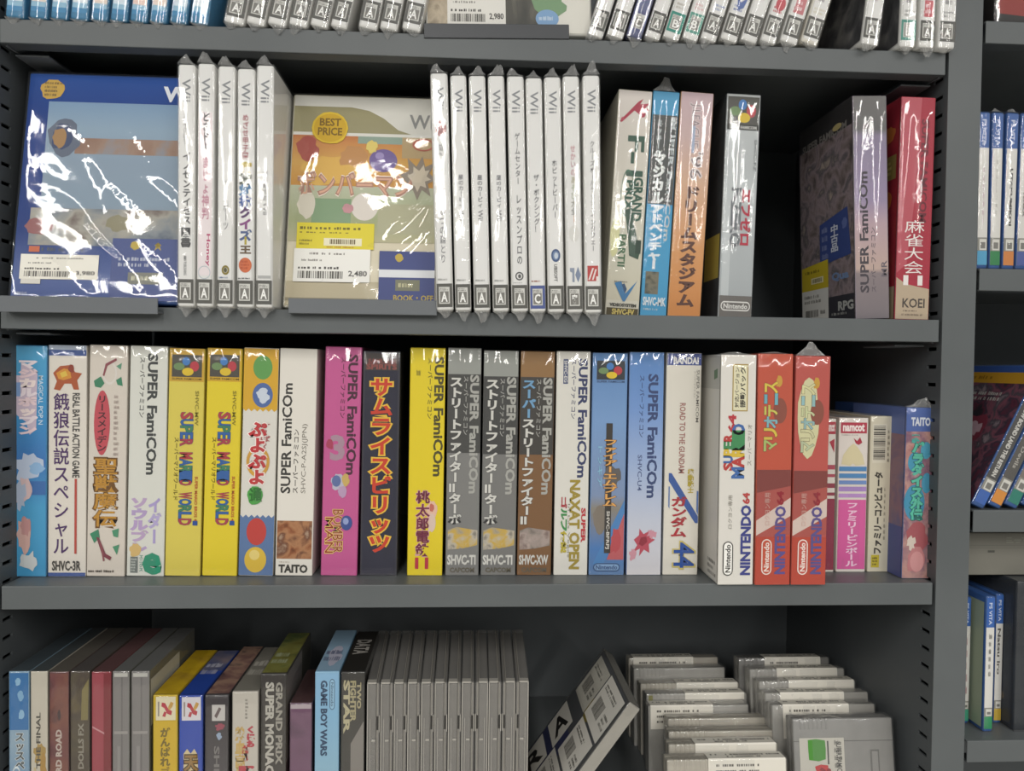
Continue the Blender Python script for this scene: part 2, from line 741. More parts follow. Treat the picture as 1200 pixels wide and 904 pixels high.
shelf('grey steel shelf holding the topmost row of cut-off wrapped cases', X0, X0 + SW, 2 * P)
shelf('grey steel shelf under the white cases and the two face-out covers', X0, X0 + SW, P)
shelf('grey steel shelf under the long unbroken row of game boxes', X0, X0 + SW, 0)
shelf('grey steel shelf carrying clear cases and cartridges at the bottom', X0, X0 + SW, -P)
RB = (469, 264.3, 61.4, -134.9)
for zz, lb in zip(RB, ('grey shelf of the next bay under the red and black case',
                       'grey shelf of the next bay under four upright handheld cases',
                       'grey shelf of the next bay under the leaning handheld cases',
                       'grey shelf of the next bay under blue and green cases, lowest')):
    shelf(lb, 800, 1500, zz, False)


# ------------------------------------------------------------------ white and blue-topped disc cases, spines to the front
WHITE = '#E9E8E4'
SHEET = '#E4E3E0'
BADGE = '#55544F'


def badge(letter, v0, v1, c, u0=.04, u1=.96):
    vm, dv = (v0 + v1) / 2, (v1 - v0)
    return [R(u0, v0, u1, v1, c), R(.17, vm - dv * .36, .80, vm + dv * .36, '#C9C8C2'), R(.23, vm - dv * .17, .74, vm + dv * .31, '#77756F'),
            LN(.2, vm - dv * .33, .77, vm - dv * .2, '#5E5D58', 2, 3),
            T(letter, .32, vm - dv * .12, .65, vm + dv * .26, '#EDECE8', 0, .03)]


def disc_case(name, label, pos, group, sheet=SHEET, shell=WHITE, logo='#8A8C8F', title=(), maker=(), letter='A', band=BADGE,
              wrap=None, d=135, b0=.886, b1=.985, tall=True, side=None, back=None):
    root = thing(name, label, 'game case', (pos['X'], pos['Y'], pos['Z']), group, (0, pos['roll'], 0))
    w, h = pos['w'], pos['h']
    mb = MB()
    mb.box(-w / 2, w / 2, 0, d, 0, h, shell, min(2.2, w * .18), 3)
    mb.build('case_shell', root, True)
    ink = Ink(root, w, d, h, .05)
    ink.put('front', 'spine_sheet', [R(.1, .012, .9, .984, sheet), R(.1, .012, .115, .984, '#BDBCB8'), R(.885, .012, .9, .984, '#BDBCB8')])
    if logo:
        ink.put('front', 'platform_logo', [T('Wii', .26, .062, .74, .155, logo, -90, .012)])
    if title:
        ink.put('front', 'title_print', title)
    if maker:
        ink.put('front', 'maker_mark', maker)
    ink.put('front', 'rating_badge', badge(letter, b0, b1, band))
    if side:
        ink.put('left', 'cover_sheet', side)
    if wrap is not None:
        film(root, w, d, h, **wrap)
    return root


G1 = 'white wrapped cases between the two face-out covers'
G2 = 'nine white wrapped cases in the middle of the shelf'
GR = '#6F6F70'
wii1 = [
    (208, 229, 206.6, 228.5, 75, 'white wrapped case with long dark title ending in two square signs, beside the blue cover',
     [V('スカイクロラ', .3, .19, .6, .33, '#747476', .01), V('イノセンテイセス', .3, .36, .8, .66, '#5B5B5B', .03), V('図書', .2, .67, .8, .755, '#555555', .03)],
     [T('MMV PUBLISHING', .38, .79, .55, .87, '#9A9A9A', -90)], 7.5),
    (231, 252, 229, 250, 74, 'white wrapped case with black and pink title and faint grey ring near its foot',
     [R(.1, .2, .9, .87, '#E9DEDF'), V('どきドキ', .3, .2, .75, .36, '#4A4A4C', .03), V('まじょ神判', .3, .38, .75, .64, '#C58B9C', .02), T('Honey', .55, .70, .82, .83, '#B5466F', -90, .02)],
     [O(.12, .83, .85, .885, '#B9C1C6', .12)], 9),
    (254.7, 276, 253, 274, 77, 'white wrapped case with short pale title and small yellow round emblem near its foot',
     [T('Wii', .4, .47, .68, .52, '#A2A2A2', -90), V('スポーツ', .35, .53, .7, .68, '#7E7E80', .01)], [O(.3, .825, .75, .865, '#8B7D3A', .45), E(.42, .835, .62, .855, '#5B5636'), LN(.15, .87, .88, .882, '#6E7F9D', 1, 4)], 7.5),
    (277.7, 299, 276, 298, 80, 'white wrapped case with many-coloured title and orange disc on its spine',
     [V('めざせ甲子園', .3, .19, .68, .38, '#A35058', .015),
      MV('家族対抗クイズ', .16, .39, .86, .72, ['#B8A22E', '#3F4A3A', '#3F78A8', '#3F5A9A', '#5E3F6A', '#8A4A84', '#4C5E8A'], .06),
      MV('ー王', .2, .70, .84, .775, ['#B2A23C', '#6B5840'], .05)],
     [E(.14, .79, .88, .853, '#C96A42'), LN(.25, .8, .8, .84, '#A8472A', 3, 8), LN(.1, .872, .9, .882, '#6A6A6A', 1, 5)], 7),
    (300, 321.5, 298.5, 320, 76, 'white wrapped case with short grey title, standing against the yellow badged cover',
     [V('はじめての', .38, .43, .72, .56, '#6C6C6E', .015), T('Wii', .42, .565, .68, .615, '#8A8A8A', -90)], [R(.14, .866, .88, .878, '#B0B0AE')], 8),
]
for i, (a, b, c, d_, yt, lb, tt, mk, ear) in enumerate(wii1):
    disc_case('game_case', lb, stand_at(c, d_, a, b, yt, -12, P), G1, title=tt, maker=mk, wrap=dict(ear=ear, skew=-.12, foot=8, seed=i, fskew=0, jit=.12))
    
stars = [V('星のカービィ', .35, .42, .7, .56, '#707074', .02), T('Wii', .38, .57, .66, .615, '#707074', -90)]
ftext = [LN(.12, .862, .88, .875, '#A5A5A2', 1, 7)]
wii2 = [
    (503.6, 524.8, 511, 532, 85.5, 'white wrapped case with round red seal on its spine',
     [E(.22, .2, .86, .268, '#B98A88'), LN(.3, .215, .8, .255, '#8A4A4C', 3, 2), V('街へいこうよ', .3, .3, .66, .47, '#7C7C7E', .015), V('どうぶつの森とり', .3, .48, .66, .8, '#868688', .012)], ftext, 'A', BADGE, 7),
    (527, 546.7, 533, 553, 88, 'white wrapped case with short grey title, right after the red-seal case', stars, ftext, 'A', BADGE, 6.5),
    (549, 569, 555, 575.5, 88.5, 'white wrapped case with short grey title, middle one of three alike', stars, ftext, 'A', BADGE, 8),
    (572, 590.5, 576.6, 598, 88.5, 'white wrapped case with short grey title, third after the red-seal case', stars, ftext, 'A', BADGE, 8.5),
    (594, 614, 599, 620, 89, 'white wrapped case with two-part long title and small dark ring above badge',
     [V('ゲームセンター', .36, .24, .7, .46, '#6A6A6C', .015), V('レッスンプロの', .36, .5, .72, .80, '#646466', .015)],
     [O(.25, .83, .75, .866, '#565656', .3), E(.42, .84, .6, .857, '#565656'), LN(.1, .872, .9, .88, '#A0A0A0', 1, 3)], 'A', BADGE, 5.5),
    (616, 635, 620, 641, 91, 'white wrapped case with blue rating band at its foot',
     [V('ザ・ボクシング！', .35, .41, .72, .66, '#6C6C6E', .015)], [LN(.12, .862, .88, .873, '#9A5B48', 1, 9)], 'C', '#46558F', 5.5),
    (637, 657.6, 642, 662, 90, 'white wrapped case with blue swirl disc above small upright lettering',
     [V('ホビットビーバー', .36, .35, .7, .60, '#6C6C6E', .015)],
     [E(.24, .73, .8, .785, '#6D83A8'), O(.24, .73, .8, .785, '#3E5680', .3), E(.42, .745, .66, .772, '#C3CDD8'), T('UBISOFT', .4, .795, .6, .868, '#4C4C4C', -90)], 'A', BADGE, 6.5),
    (659, 679, 664, 684, 89, 'white wrapped case with tinted title and grey-blue shape above badge',
     [MV('せかいのあそび大全ー', .36, .29, .7, .62, ['#C08890', '#C08890', '#B88A94', '#BA8A90', '#AEA78A', '#A8B096', '#A2A890', '#7C7C70', '#6C6C64', '#D0A080'], .015), E(.2, .63, .85, .7, '#D9D8D2')],
     [PG([(.22, .81), (.5, .81), (.5, .87), (.36, .87), (.36, .83), (.22, .825)], '#8E97A8'), PG([(.55, .84), (.72, .805), (.9, .84), (.72, .872)], '#7D8AA2')], '審', BADGE, 9),
    (682.5, 703, 685, 706, 88, 'white wrapped case with red square mark above its badge, next to the dark gap',
     [V('クルーズボールラッシュインタフェー', .36, .275, .68, .74, '#747476', .012)],
     [R(.16, .80, .80, .865, '#B8423E'), PG([(.2, .86), (.45, .81), (.55, .81), (.3, .86)], '#E6D8D4'), PG([(.42, .86), (.62, .815), (.72, .815), (.52, .86)], '#E6D8D4'), R(.68, .845, .8, .865, '#E6D8D4')], 'A', BADGE, 12),
]
for i, (a, b, c, d_, yt, lb, tt, mk, lt, bc, ear) in enumerate(wii2):
    disc_case('game_case', lb, stand_at(c, d_, a, b, yt, -12, P), G2, title=tt, maker=mk, letter=lt, band=bc,
              wrap=dict(ear=ear, skew=(-.2, 0, .1, .2, -.2, 0, 0, .15, .1)[i], foot=6 + 2 * (i % 3), seed=20 + i, jit=.12))

# ------------------------------------------------------------------ topmost row, only the feet of the cases in the picture
GA = 'blue-footed wrapped cases on the topmost shelf'
GB = 'white wrapped cases leaning on the topmost shelf'
blue_x = [(5, 28), (33, 55), (58, 79), (81, 103), (105, 126), (128, 149), (151, 172), (174, 195), (198, 219), (221, 244)]
where = ['in the corner against the upright', 'second from the upright', 'third from the upright', 'fourth from the upright', 'fifth from the upright',
         'sixth from the upright', 'with a pinkish spine, seventh from the upright', 'eighth from the upright', 'ninth from the upright', 'last of its row, before the gap']
for i, (a, b) in enumerate(blue_x):
    pos = lean_at(a, b, -3, 2 * P, 172, 4 + .4 * i)
    root = thing('game_case', 'blue-footed wrapped case on the topmost shelf, ' + where[i], 'game case', (pos['X'], pos['Y'], pos['Z']), GA, (0, pos['roll'], 0))
    mb = MB()
    mb.box(-pos['w'] / 2, pos['w'] / 2, 0, 135, 0, 172, '#3F7FA6', 2.2, 3)
    mb.build('case_shell', root, True)
    ink = Ink(root, pos['w'], 135, 172, .05)
    ink.put('front', 'spine_sheet', [R(.1, .05, .9, .95, ['#DCE6EC', '#E4D6CC', '#D2E0EA'][i % 3] if i != 6 else '#E8CFC4'), R(.1, .925, .9, .952, '#8FBAD2'), R(.1, .948, .9, .97, '#3B86B4'), LN(.25, .6, .75, .85, '#8AA2B4', 6, i)])
    film(root, pos['w'], 135, 172, foot=5, seed=60 + i, fskew=-.1 + .05 * (i % 5), jit=.8)

# (bottom px left, right, lean, letter, band, tint mark, label)
topw = [
    (261, 286, 11, 'A', BADGE, '#B9C9DC', 'beside the dark gap after the blue-footed cases'), (287, 310, 12, 'A', BADGE, '#D9B9C2', 'with a pink edge, second after the dark gap'),
    (312, 335, 12, 'A', BADGE, '#C2C8DC', 'third after the dark gap'), (337, 360, 12, 'A', BADGE, '#D8D8D4', 'fourth after the dark gap'),
    (362, 384, 13, 'A', BADGE, '#D8D8D4', 'fifth after the dark gap'), (386, 407, 13, 'A', BADGE, '#D8D8D4', 'last before the open wedge'),
    (419, 442, 11, 'A', BADGE, '#D8D8D4', 'first after the open wedge'), (444, 466, 11, 'A', BADGE, '#D8D8D4', 'middle one after the open wedge'),
    (470, 493, 11, 'A', BADGE, '#E0D2C0', 'with a cream edge, beside the face-out white cover'),
    (687, 707, 17, 'A', BADGE, '#D8D8D4', 'just past the face-out white cover'), (710, 731, 17, 'A', BADGE, '#D8D8D4', 'before the dark blue-footed case'),
    (732.5, 752.5, 17, 'C', '#4B5078', '#7F86B0', 'with dark blue spine and foot'), (754.5, 774, 17, 'A', BADGE, '#D8D8D4', 'between the dark blue and the green-banded case'),
    (776, 796.5, 17, 'B', '#2F8A7A', '#B9B4A8', 'with strong green rating bands'), (798.5, 818, 17, 'B', '#5E9C8C', '#D8A8A8', 'with paler green bands and red print'),
    (820, 840, 17, 'A', BADGE, '#8F9CC4', 'with blue-violet print, after the paler green-banded case'), (843, 864.5, 17, 'A', BADGE, '#5A6FA8', 'with a blue swoosh above its badge'),
    (867, 887.5, 17, 'A', BADGE, '#D8D8D4', 'plain, after the blue swoosh one'), (890, 910, 16.8, 'A', BADGE, '#C05058', 'with a red round print above its badge'),
    (913, 935, 16.4, 'A', BADGE, '#C87C80', 'with a red boxed print above its badge'), (937, 959, 16.15, 'A', BADGE, '#D8D2C0', 'ivory, last of the leaning run'),
    (1009, 1030, 6.5, 'A', BADGE, '#D8D8D4', 'standing alone between two gaps'), (1054, 1073, 1.5, 'B', '#4F9284', '#9A9A98', 'with green bands, upright near the post'),
    (1076.5, 1095, 1.5, 'A', BADGE, '#C8646A', 'with a red boxed print, upright near the post'), (1099, 1119.5, 1.5, 'A', BADGE, '#8A8A8A', 'upright and touching the post'),
]
for i, (a, b, ln_, lt, bc, tint, wh) in enumerate(topw):
    pos = lean_at(a, b, -4 if i < 21 else -9, 2 * P, 190, ln_)
    tt = [LN(.3, .55, .7, .82, '#8A8A8A', 8, i)]
    if tint != '#D8D8D4':
        tt.append(R(.1, .1, .9, .8, tint) if i in (1, 11) else LN(.2, .84, .85, .872, tint, 2, i))
    if i in (18,):
        tt.append(E(.25, .8, .85, .86, tint))
    if i in (19, 23):
        tt += [R(.25, .80, .8, .87, tint), LN(.3, .81, .75, .86, '#F0E0E0', 2, 4)]
    if i == 16:
        tt.append(PG([(.2, .8), (.5, .83), (.85, .80), (.75, .85), (.45, .865)], tint))
    disc_case('game_case', 'white wrapped case on the topmost shelf, ' + wh, pos, GB, title=tt, letter=lt, band=bc, b0=.885, b1=.972,
              shell='#54587A' if i == 11 else '#E4E3DF' if i != 20 else '#DDD8CC',
              sheet='#5F6488' if i == 11 else SHEET, side=[R(.02, .02, .98, .98, art(['#2B2B2E', '#4C4C4E', '#7A7876'], 40))] if i in (21, 22) else None,
              wrap=dict(foot=4 + (i * 5 % 4), seed=90 + i, fskew=.15 * ((i % 3) - 1), jit=.7 if i < 22 else 1.0))

# ------------------------------------------------------------------ covers shown face-out on small metal stands
def price_tag(u0, v0, u1, v1, seed, barc='#55534F', c='#E9E6DE', price=None):
    du, dv = u1 - u0, v1 - v0
    e = [R(u0, v0, u1, v1, c), LN(u0 + du * .2, v0 + dv * .1, u0 + du * .95, v0 + dv * .2, '#8A8680', 1, seed), LN(u0 + du * .1, v0 + dv * .3, u0 + du * .5, v0 + dv * .4, '#8A8680', 1, seed + 1),
         LN(u0 + du * .06, v0 + dv * .52, u0 + du * .7, v0 + dv * .64, '#4F4C48', 1, seed + 2), BC(u0 + du * .06, v0 + dv * .68, u0 + du * .66, v0 + dv * .9, barc, 26)]
    if price:
        e.append(T(price, u0 + du * .72, v0 + dv * .66, u0 + du * .96, v0 + dv * .84, '#4A4744', 0, .02))
    return e


def stand(label, x0, x1, z0, z1, Y, tilt=0, lean=10, m=None):
    m = m or METALL
    r = thing('display_stand', label, 'display stand', ((x0 + x1) / 2, Y, z0), None, (0, math.radians(tilt), 0))
    hw = (x1 - x0) / 2
    mb = MB()
    mb.box(-hw, hw, 0, 1.2, 0, z1 - z0, m, .3, 1)
    mb.build('front_lip', r)
    mb = MB()
    mb.box(-hw, hw, 1.2, 70, 0 if z1 - z0 < 12 else 1.2, 2.2, METALL)
    mb.build('base_plate', r)
    mb = MB()
    a = math.radians(lean)
    Vv = [(x, 20 + y + z * math.sin(a), 3 + z * math.cos(a)) for x in (-hw * .6, hw * .6) for y in (20, 21.2) for z in (0, 120)]
    mb.add(Vv, [(0, 1, 3, 2), (4, 6, 7, 5), (0, 4, 5, 1), (2, 3, 7, 6), (0, 2, 6, 4), (1, 5, 7, 3)], METALL)
    mb.build('back_rest', r)
    return r


def wrinkled(root, w, h, d, seed, streaks, amp, mat):
    """loose film over a cover: long diagonal creases that catch the ceiling tubes"""
    rr = random.Random(seed)
    nx, nz = 34, 46
    Vv, Fs = [], []
    cr = []
    for (x, z, ang, ln, wd, am) in streaks:
        a = math.radians(ang)
        cr.append((x * w - w / 2, z * h, math.cos(a), math.sin(a), ln * h, wd, am))
    for j in range(nz + 1):
        for i in range(nx + 1):
            x, z = -w / 2 - .3 + (w + .6) * i / nx, (h + .3) * j / nz
            y = -.6 - amp * (.5 + .5 * math.sin(x * .09 + z * .13 + seed) * math.sin(z * .05 - x * .06))
            for (cx, cz, ca, sa, ln, wd, am) in cr:
                t = (x - cx) * ca + (z - cz) * sa
                q = -(x - cx) * sa + (z - cz) * ca
                q += 3.5 * math.sin(t * .07 + seed)
                if 0 < t < ln:
                    y -= am * math.exp(-(q / wd) ** 2) * math.sin(math.pi * t / ln)
            if i in (0, nx) or j in (0, nz):
                y = -.3
            Vv.append((x, y - rr.random() * .05, z))
    for j in range(nz):
        for i in range(nx):
            a = j * (nx + 1) + i
            Fs.append((a, a + 1, a + nx + 2, a + nx + 1))
    mb = MB()
    mb.add(Vv, Fs, mat)
    x = w / 2 + .3
    for sx in (-x, x):
        mb.add([(sx, -.3, 0), (sx, d, 0), (sx, d, h + .3), (sx, -.3, h + .3)], [(0, 1, 2, 3)], mat)
    mb.add([(-x, -.3, h + .3), (x, -.3, h + .3), (x, d, h + .3), (-x, d, h + .3)], [(0, 1, 2, 3)], mat)
    return mb.build('plastic_wrap', root, True)


def cover(label, X, Y, Z, w, h, lean, roll, shell, parts, streaks, seed, amp=.8, yaw=0):
    r = thing('face_out_game_case', label, 'game case', (X, Y, Z), None, (math.radians(-lean), roll, math.radians(yaw)))
    mb = MB()
    mb.box(-w / 2, w / 2, 0, 14.5, 0, h, shell, 2.2, 3)
    mb.build('case_shell', r, True)
    ink = Ink(r, w, 14.5, h, .06)
    for s in parts:
        ink.put('front', s[0], s[1], None, s[2] if len(s) > 2 else None)
    wrinkled(r, w, h, 14.5, seed, streaks, amp, clear(.02, .06, .1, 60))
    return r


FOLD = clear(.07, .09, .25, 60)
# blue cover
x0 = xat(9, -5, P)
blue = cover('deep blue face-out case under glaring crumpled film, beside the slotted upright', x0 + 67.5, -4, P + 2.6, 135, 190, 9, 0, '#2E4C86', [
    ('cover_sheet', [R(.012, .01, .988, .99, grad(((0, '#4E5F94'), (.12, '#5A6A9C'), (.3, '#263E7C'), (.8, '#143A84'), (1, '#1B4C9A'))))]),
    ('cover_picture', [R(.13, .13, .99, .66, grad(((.25, '#8E9094'), (.42, '#8C9EAE'), (.6, '#8E9FB0'), (.75, '#93A9BC'), (1, '#6A92BC')))),
                       R(.3, .29, .99, .36, art(['#8F6E5E', '#A08676', '#8798A8'], 30)), BL(.12, .2, .34, .38, '#5A6478', 4), BL(.15, .22, .3, .36, '#2E3F66', 5), BL(.16, .24, .26, .34, '#A37C4A', 6),
                       R(.08, .60, .99, .76, art(['#5E6878', '#8A9094', '#A8A49A', '#6E5E5A'], 34)), BL(.05, .64, .22, .72, '#8C5050', 7), BL(.5, .62, .66, .7, '#8A8468', 8)]),
    ('gold_badge', [BL(.07, .025, .22, .125, '#C9A23C', 3, .2), LN(.1, .04, .2, .11, '#6B5420', 4, 2)], 'ragged gold badge in the upper corner'),
    ('platform_logo', [T('Wii', .80, .052, .99, .115, '#E4E8EE', 0, .04)]),
    ('small_print', [R(.09, .765, .15, .79, '#C4633A'), LN(.16, .765, .5, .79, '#4A5468', 1, 3), LN(.03, .955, .13, .975, '#B8C0D0', 1, 4)]),
    ('shop_strip', [R(.56, .725, .965, .99, '#3F4E86'), BL(.66, .735, .72, .775, '#B9A23E', 9, .2), PG([(.8, .775), (.82, .74), (.84, .775), (.80, .752), (.84, .752)], '#B9A23E'),
                    LN(.6, .80, .92, .85, '#A8AEC0', 2, 6), R(.66, .87, .86, .92, '#77786E'), LN(.68, .88, .84, .91, '#C8C4A8', 1, 8)], 'navy shop strip with two gold marks'),
    ('price_sticker', [R(.06, .885, .17, .925, '#D8D4CA')] + price_tag(.05, .80, .49, .905, 11, '#6A6762', '#E6E2D6', '3,980'), 'white price sticker with a barcode'),
], [(.15, .85, -48, .75, 2.6, 1.1), (.40, .9, -46, .9, 2.6, 1.0), (.65, .93, -52, .5, 3.0, 1.0), (.1, .55, -40, .6, 3.2, 1.2), (.3, .72, -62, .42, 2.4, .9), (.62, .62, -38, .45, 3.4, 1.0), (.2, .42, -35, .6, 3.4, 1.0), (.7, .3, -50, .3, 2.4, .8), (.55, .2, -45, .25, 2, .8), (.35, .12, -55, .15, 1.6, .7)], 2, .5)
stand('grey metal stand whose lip holds up the deep blue cover', xat(-2, -13, P), xat(185, -13, P), zat(95, 367, -13), zat(95, 348, -13), -13.5)

# yellow / white cover with the gold price badge
x1 = xat(338, 10, P)
yel = cover('face-out case with olive and white top, gold badge and orange picture', x1 - 5.2 + 62, 12, P + 2.6, 124, 188, 11, 0, '#D8D2BE', [
    ('cover_sheet', [R(.012, .01, .988, .99, '#D9D0B6'), R(.012, .88, .62, .99, '#BDB192'), R(.012, .955, .62, .97, '#8F8468')]),
    ('top_band', [R(.012, .05, .988, .19, '#9A936C'), PG([(.012, .01), (.988, .01), (.988, .19), (.82, .187), (.72, .165), (.62, .11), (.52, .075), (.4, .06), (.012, .06)], '#DDDBD2'), R(.012, .185, .988, .2, '#E0DED6')]),
    ('platform_logo', [T('Wii', .80, .09, .985, .155, '#8E8E8C', 0, .02)]),
    ('cover_picture', [R(.012, .20, .988, .44, grad(((.5, '#C98A3C'), (.66, '#D6A95C'), (.76, '#CC8E54'), (.84, '#B0523E')))), R(.45, .2, .75, .235, '#8EA394'), R(.75, .2, .988, .3, '#B79E70'),
                       BL(.05, .28, .5, .45, '#DDB050', 3, .35), BL(.02, .2, .2, .33, '#A84A3C', 4, .35), BL(.3, .24, .55, .36, '#C08A4E', 5, .35),
                       R(.012, .44, .988, .70, grad(((.25, '#C6BC9E'), (.4, '#A7AE86'), (.58, '#C3C7B0')))), R(.16, .5, .42, .62, '#7E9A74'), R(.6, .52, .988, .66, '#B0AE8E'),
                       E(.42, .47, .60, .6, '#DCD4CA'), BL(.05, .46, .2, .6, '#D6CFBE', 6), BL(.36, .52, .44, .57, '#C08A90', 7)]),
    ('ball_print', [E(.53, .26, .72, .37, '#6E5A96'), E(.57, .275, .63, .31, '#9A8ABC'), BL(.5, .215, .59, .285, '#D9C46A', 8)], 'purple ball with a yellow spark'),
    ('burst_print', [PG([(.74, .38), (.8, .36), (.79, .3), (.85, .34), (.89, .29), (.91, .34), (.975, .32), (.94, .37), (.985, .4), (.93, .42), (.95, .48), (.89, .45), (.86, .5), (.83, .45), (.77, .47), (.79, .42)], '#8D8172'),
                     PG([(.79, .385), (.83, .37), (.83, .34), (.87, .36), (.9, .33), (.91, .36), (.94, .355), (.92, .385), (.95, .4), (.91, .41), (.92, .44), (.88, .43), (.86, .46), (.84, .43), (.8, .44), (.82, .41)], '#C9BDA8'), O(.82, .205, .97, .265, '#B4604E', .2)]),
    ('title_print', [T('ボンバーマン', .06, .375, .82, .49, '#F0E2D4', 0, .09), T('ボンバーマン', .06, .38, .82, .485, '#A97E6C', 0, .045), T('ボンバーマン', .065, .383, .815, .482, '#D3A58C', 0, .0)]),
    ('gold_badge', [BL(.13, .085, .39, .245, '#D6B52C', 2, .07), E(.15, .097, .37, .233, '#C9A21E'), T('BEST', .19, .12, .33, .155, '#7A5E12', 0, .03), T('PRICE', .18, .165, .34, .2, '#7A5E12', 0, .03)], 'gold sawtooth badge'),
    ('yellow_sticker', [R(.07, .615, .58, .735, '#D8C82A'), LN(.09, .63, .5, .65, '#6E6414', 1, 2), LN(.09, .655, .55, .665, '#8A7E1E', 1, 3), R(.25, .685, .5, .72, '#E6E0C0'), BC(.29, .69, .46, .712, '#6A5A3A', 18), LN(.27, .722, .48, .73, '#B0682A', 1, 5), LN(.09, .69, .18, .72, '#8A7E1E', 2, 6)], 'yellow discount sticker'),
    ('price_sticker', price_tag(.06, .735, .56, .885, 31, '#55524C', '#E9E7E0', '2,480'), 'white price sticker with a barcode'),
    ('shop_strip', [R(.62, .74, .988, .985, '#36427C'), BL(.72, .75, .78, .79, '#B8A03C', 4, .2), R(.62, .825, .988, .86, '#D9DBDE'), R(.73, .87, .89, .92, '#74745E'), LN(.75, .88, .88, .91, '#C8C29A', 1, 8), T('BOOK・OFF', .72, .94, .98, .965, '#B8A03C', 0, .02)], 'navy shop strip with gold print'),
], [(.55, .42, 12, .45, 2.4, 1.0), (.52, .5, 8, .4, 2.2, .9), (.6, .3, 52, .45, 3.4, 2.2), (.68, .22, 55, .4, 3.4, 2.2), (.78, .2, 57, .4, 3.4, 2.2), (.5, .26, 20, .4, 2.6, 1.8), (.55, .36, 35, .4, 3, 2.0), (.1, .04, 42, .2, 2.2, 1), (.28, .02, 45, .2, 2.2, 1), (.55, .12, 4, .35, 2.8, 1), (.6, .6, -8, .4, 1.8, .7), (.05, .5, 80, .3, 3, 1)], 5, .45)
stand('grey metal stand whose lip holds up the gold badged cover', xat(338, -9, P), xat(512, -9, P), zat(425, 368.5, -9), zat(425, 351, -9), -9.5, 0, 11)

# white cover on the topmost shelf
wx0 = xat(503, 4, 2 * P)
wc = cover('white face-out case with price sticker and dark picture, on the topmost shelf', wx0 + 67.5 - 3, 6, 2 * P + 5, 135, 190, 8, math.radians(-1.2), '#DEDCD4', [
    ('cover_sheet', [R(.012, .01, .988, .992, '#E3E0D6')]),
    ('cover_picture', [R(.012, .3, .13, .972, art(['#A89A88', '#C9BBA4', '#6E5E50'], 60)), R(.45, .25, .76, .965, art(['#4A4A46', '#5C5A54', '#8A8678'], 45, (1, 1, .4))), BL(.62, .8, .86, .93, '#7E9E78', 4), E(.66, .885, .80, .968, '#86AAD0'), LN(.68, .91, .78, .94, '#C8D8E8', 1, 5)]),
    ('price_sticker', price_tag(.13, .80, .48, .962, 51, '#57544E', '#EAE7DF', '2,980'), 'white price sticker with a barcode'),
], [(.1, .1, 20, .3, 2, .8), (.6, .1, 60, .3, 2, .8)], 8, .4)
stand('dark grey metal stand with tilted lip under the white cover', xat(497, -2, 2 * P), xat(667, -2, 2 * P), zat(590, 45.5, -2), zat(590, 28.5, -2), -2.6, -1.6, 8, coat('#3E4043', '#44464A', 12, .4, .1))

# ------------------------------------------------------------------ game boxes
SF = 'SUPER FamiCOm'
JS = 'スーパーファミコン'
EMC = ('#3F78B8', '#B53A44', '#D8B92C', '#6E8A5A')


def emblem(v0, v1, u0=.08, u1=.93, bg='#4A463C', txt='#5A4A10'):
    dv, du = v1 - v0, u1 - u0
    return [R(u0, v0, u1, v1, bg), E(u0 + du * .34, v0 + dv * .1, u0 + du * .60, v0 + dv * .48, EMC[0]), E(u0 + du * .60, v0 + dv * .28, u0 + du * .9, v0 + dv * .74, EMC[1]),
            E(u0 + du * .34, v0 + dv * .58, u0 + du * .72, v0 + dv * .94, EMC[2]), E(u0 + du * .06, v0 + dv * .36, u0 + du * .42, v0 + dv * .70, EMC[3]),
            T('SUPER FAMICOM', u0 + .01, v1 + .004, u1 - .01, v1 + .013, txt, 0, .01)]


def sfc(u0, v0, v1, c, ja=None, rot=-90, w=.25):
    e = [T(SF, u0, v0, u0 + w, v1, c, rot, .035)]
    if ja:
        e.append(T(JS, ja[0], ja[1], ja[0] + .14, ja[2], c, rot, .012))
    return e


def oval_logo(u0, v0, u1, v1, c, asp, rot=0, t=None):
    cx, cy, du, dv = (u0 + u1) / 2, (v0 + v1) / 2, u1 - u0, v1 - v0
    return [PG(pill(u0, v0, u1, v1, asp), c), PG(pill(u0 + .03, v0 + .03 * asp, u1 - .03, v1 - .03 * asp, asp), t or '#F0EEE8'),
            T('Nintendo', u0 + du * (.1 if not rot else .26), v0 + dv * (.25 if not rot else .1), u1 - du * (.1 if not rot else .26), v1 - dv * (.25 if not rot else .1), c, rot, .03)]


GM = 'game boxes in the long unbroken row'
W1 = dict(ear=0, seed=1)
row2 = []


def box2(xs, label, col, front, left=(), wrap=None, Y=26, d=105, h=None, name='game_box', group=GM, zb=0, **kw):
    xbl, xbr, xtl, xtr, yt = xs
    return carton(name, label, 'game box', stand_at(xbl, xbr, xtl, xtr, yt, Y, zb, h), d, col, front, left, group=group, wrap=wrap, **kw)


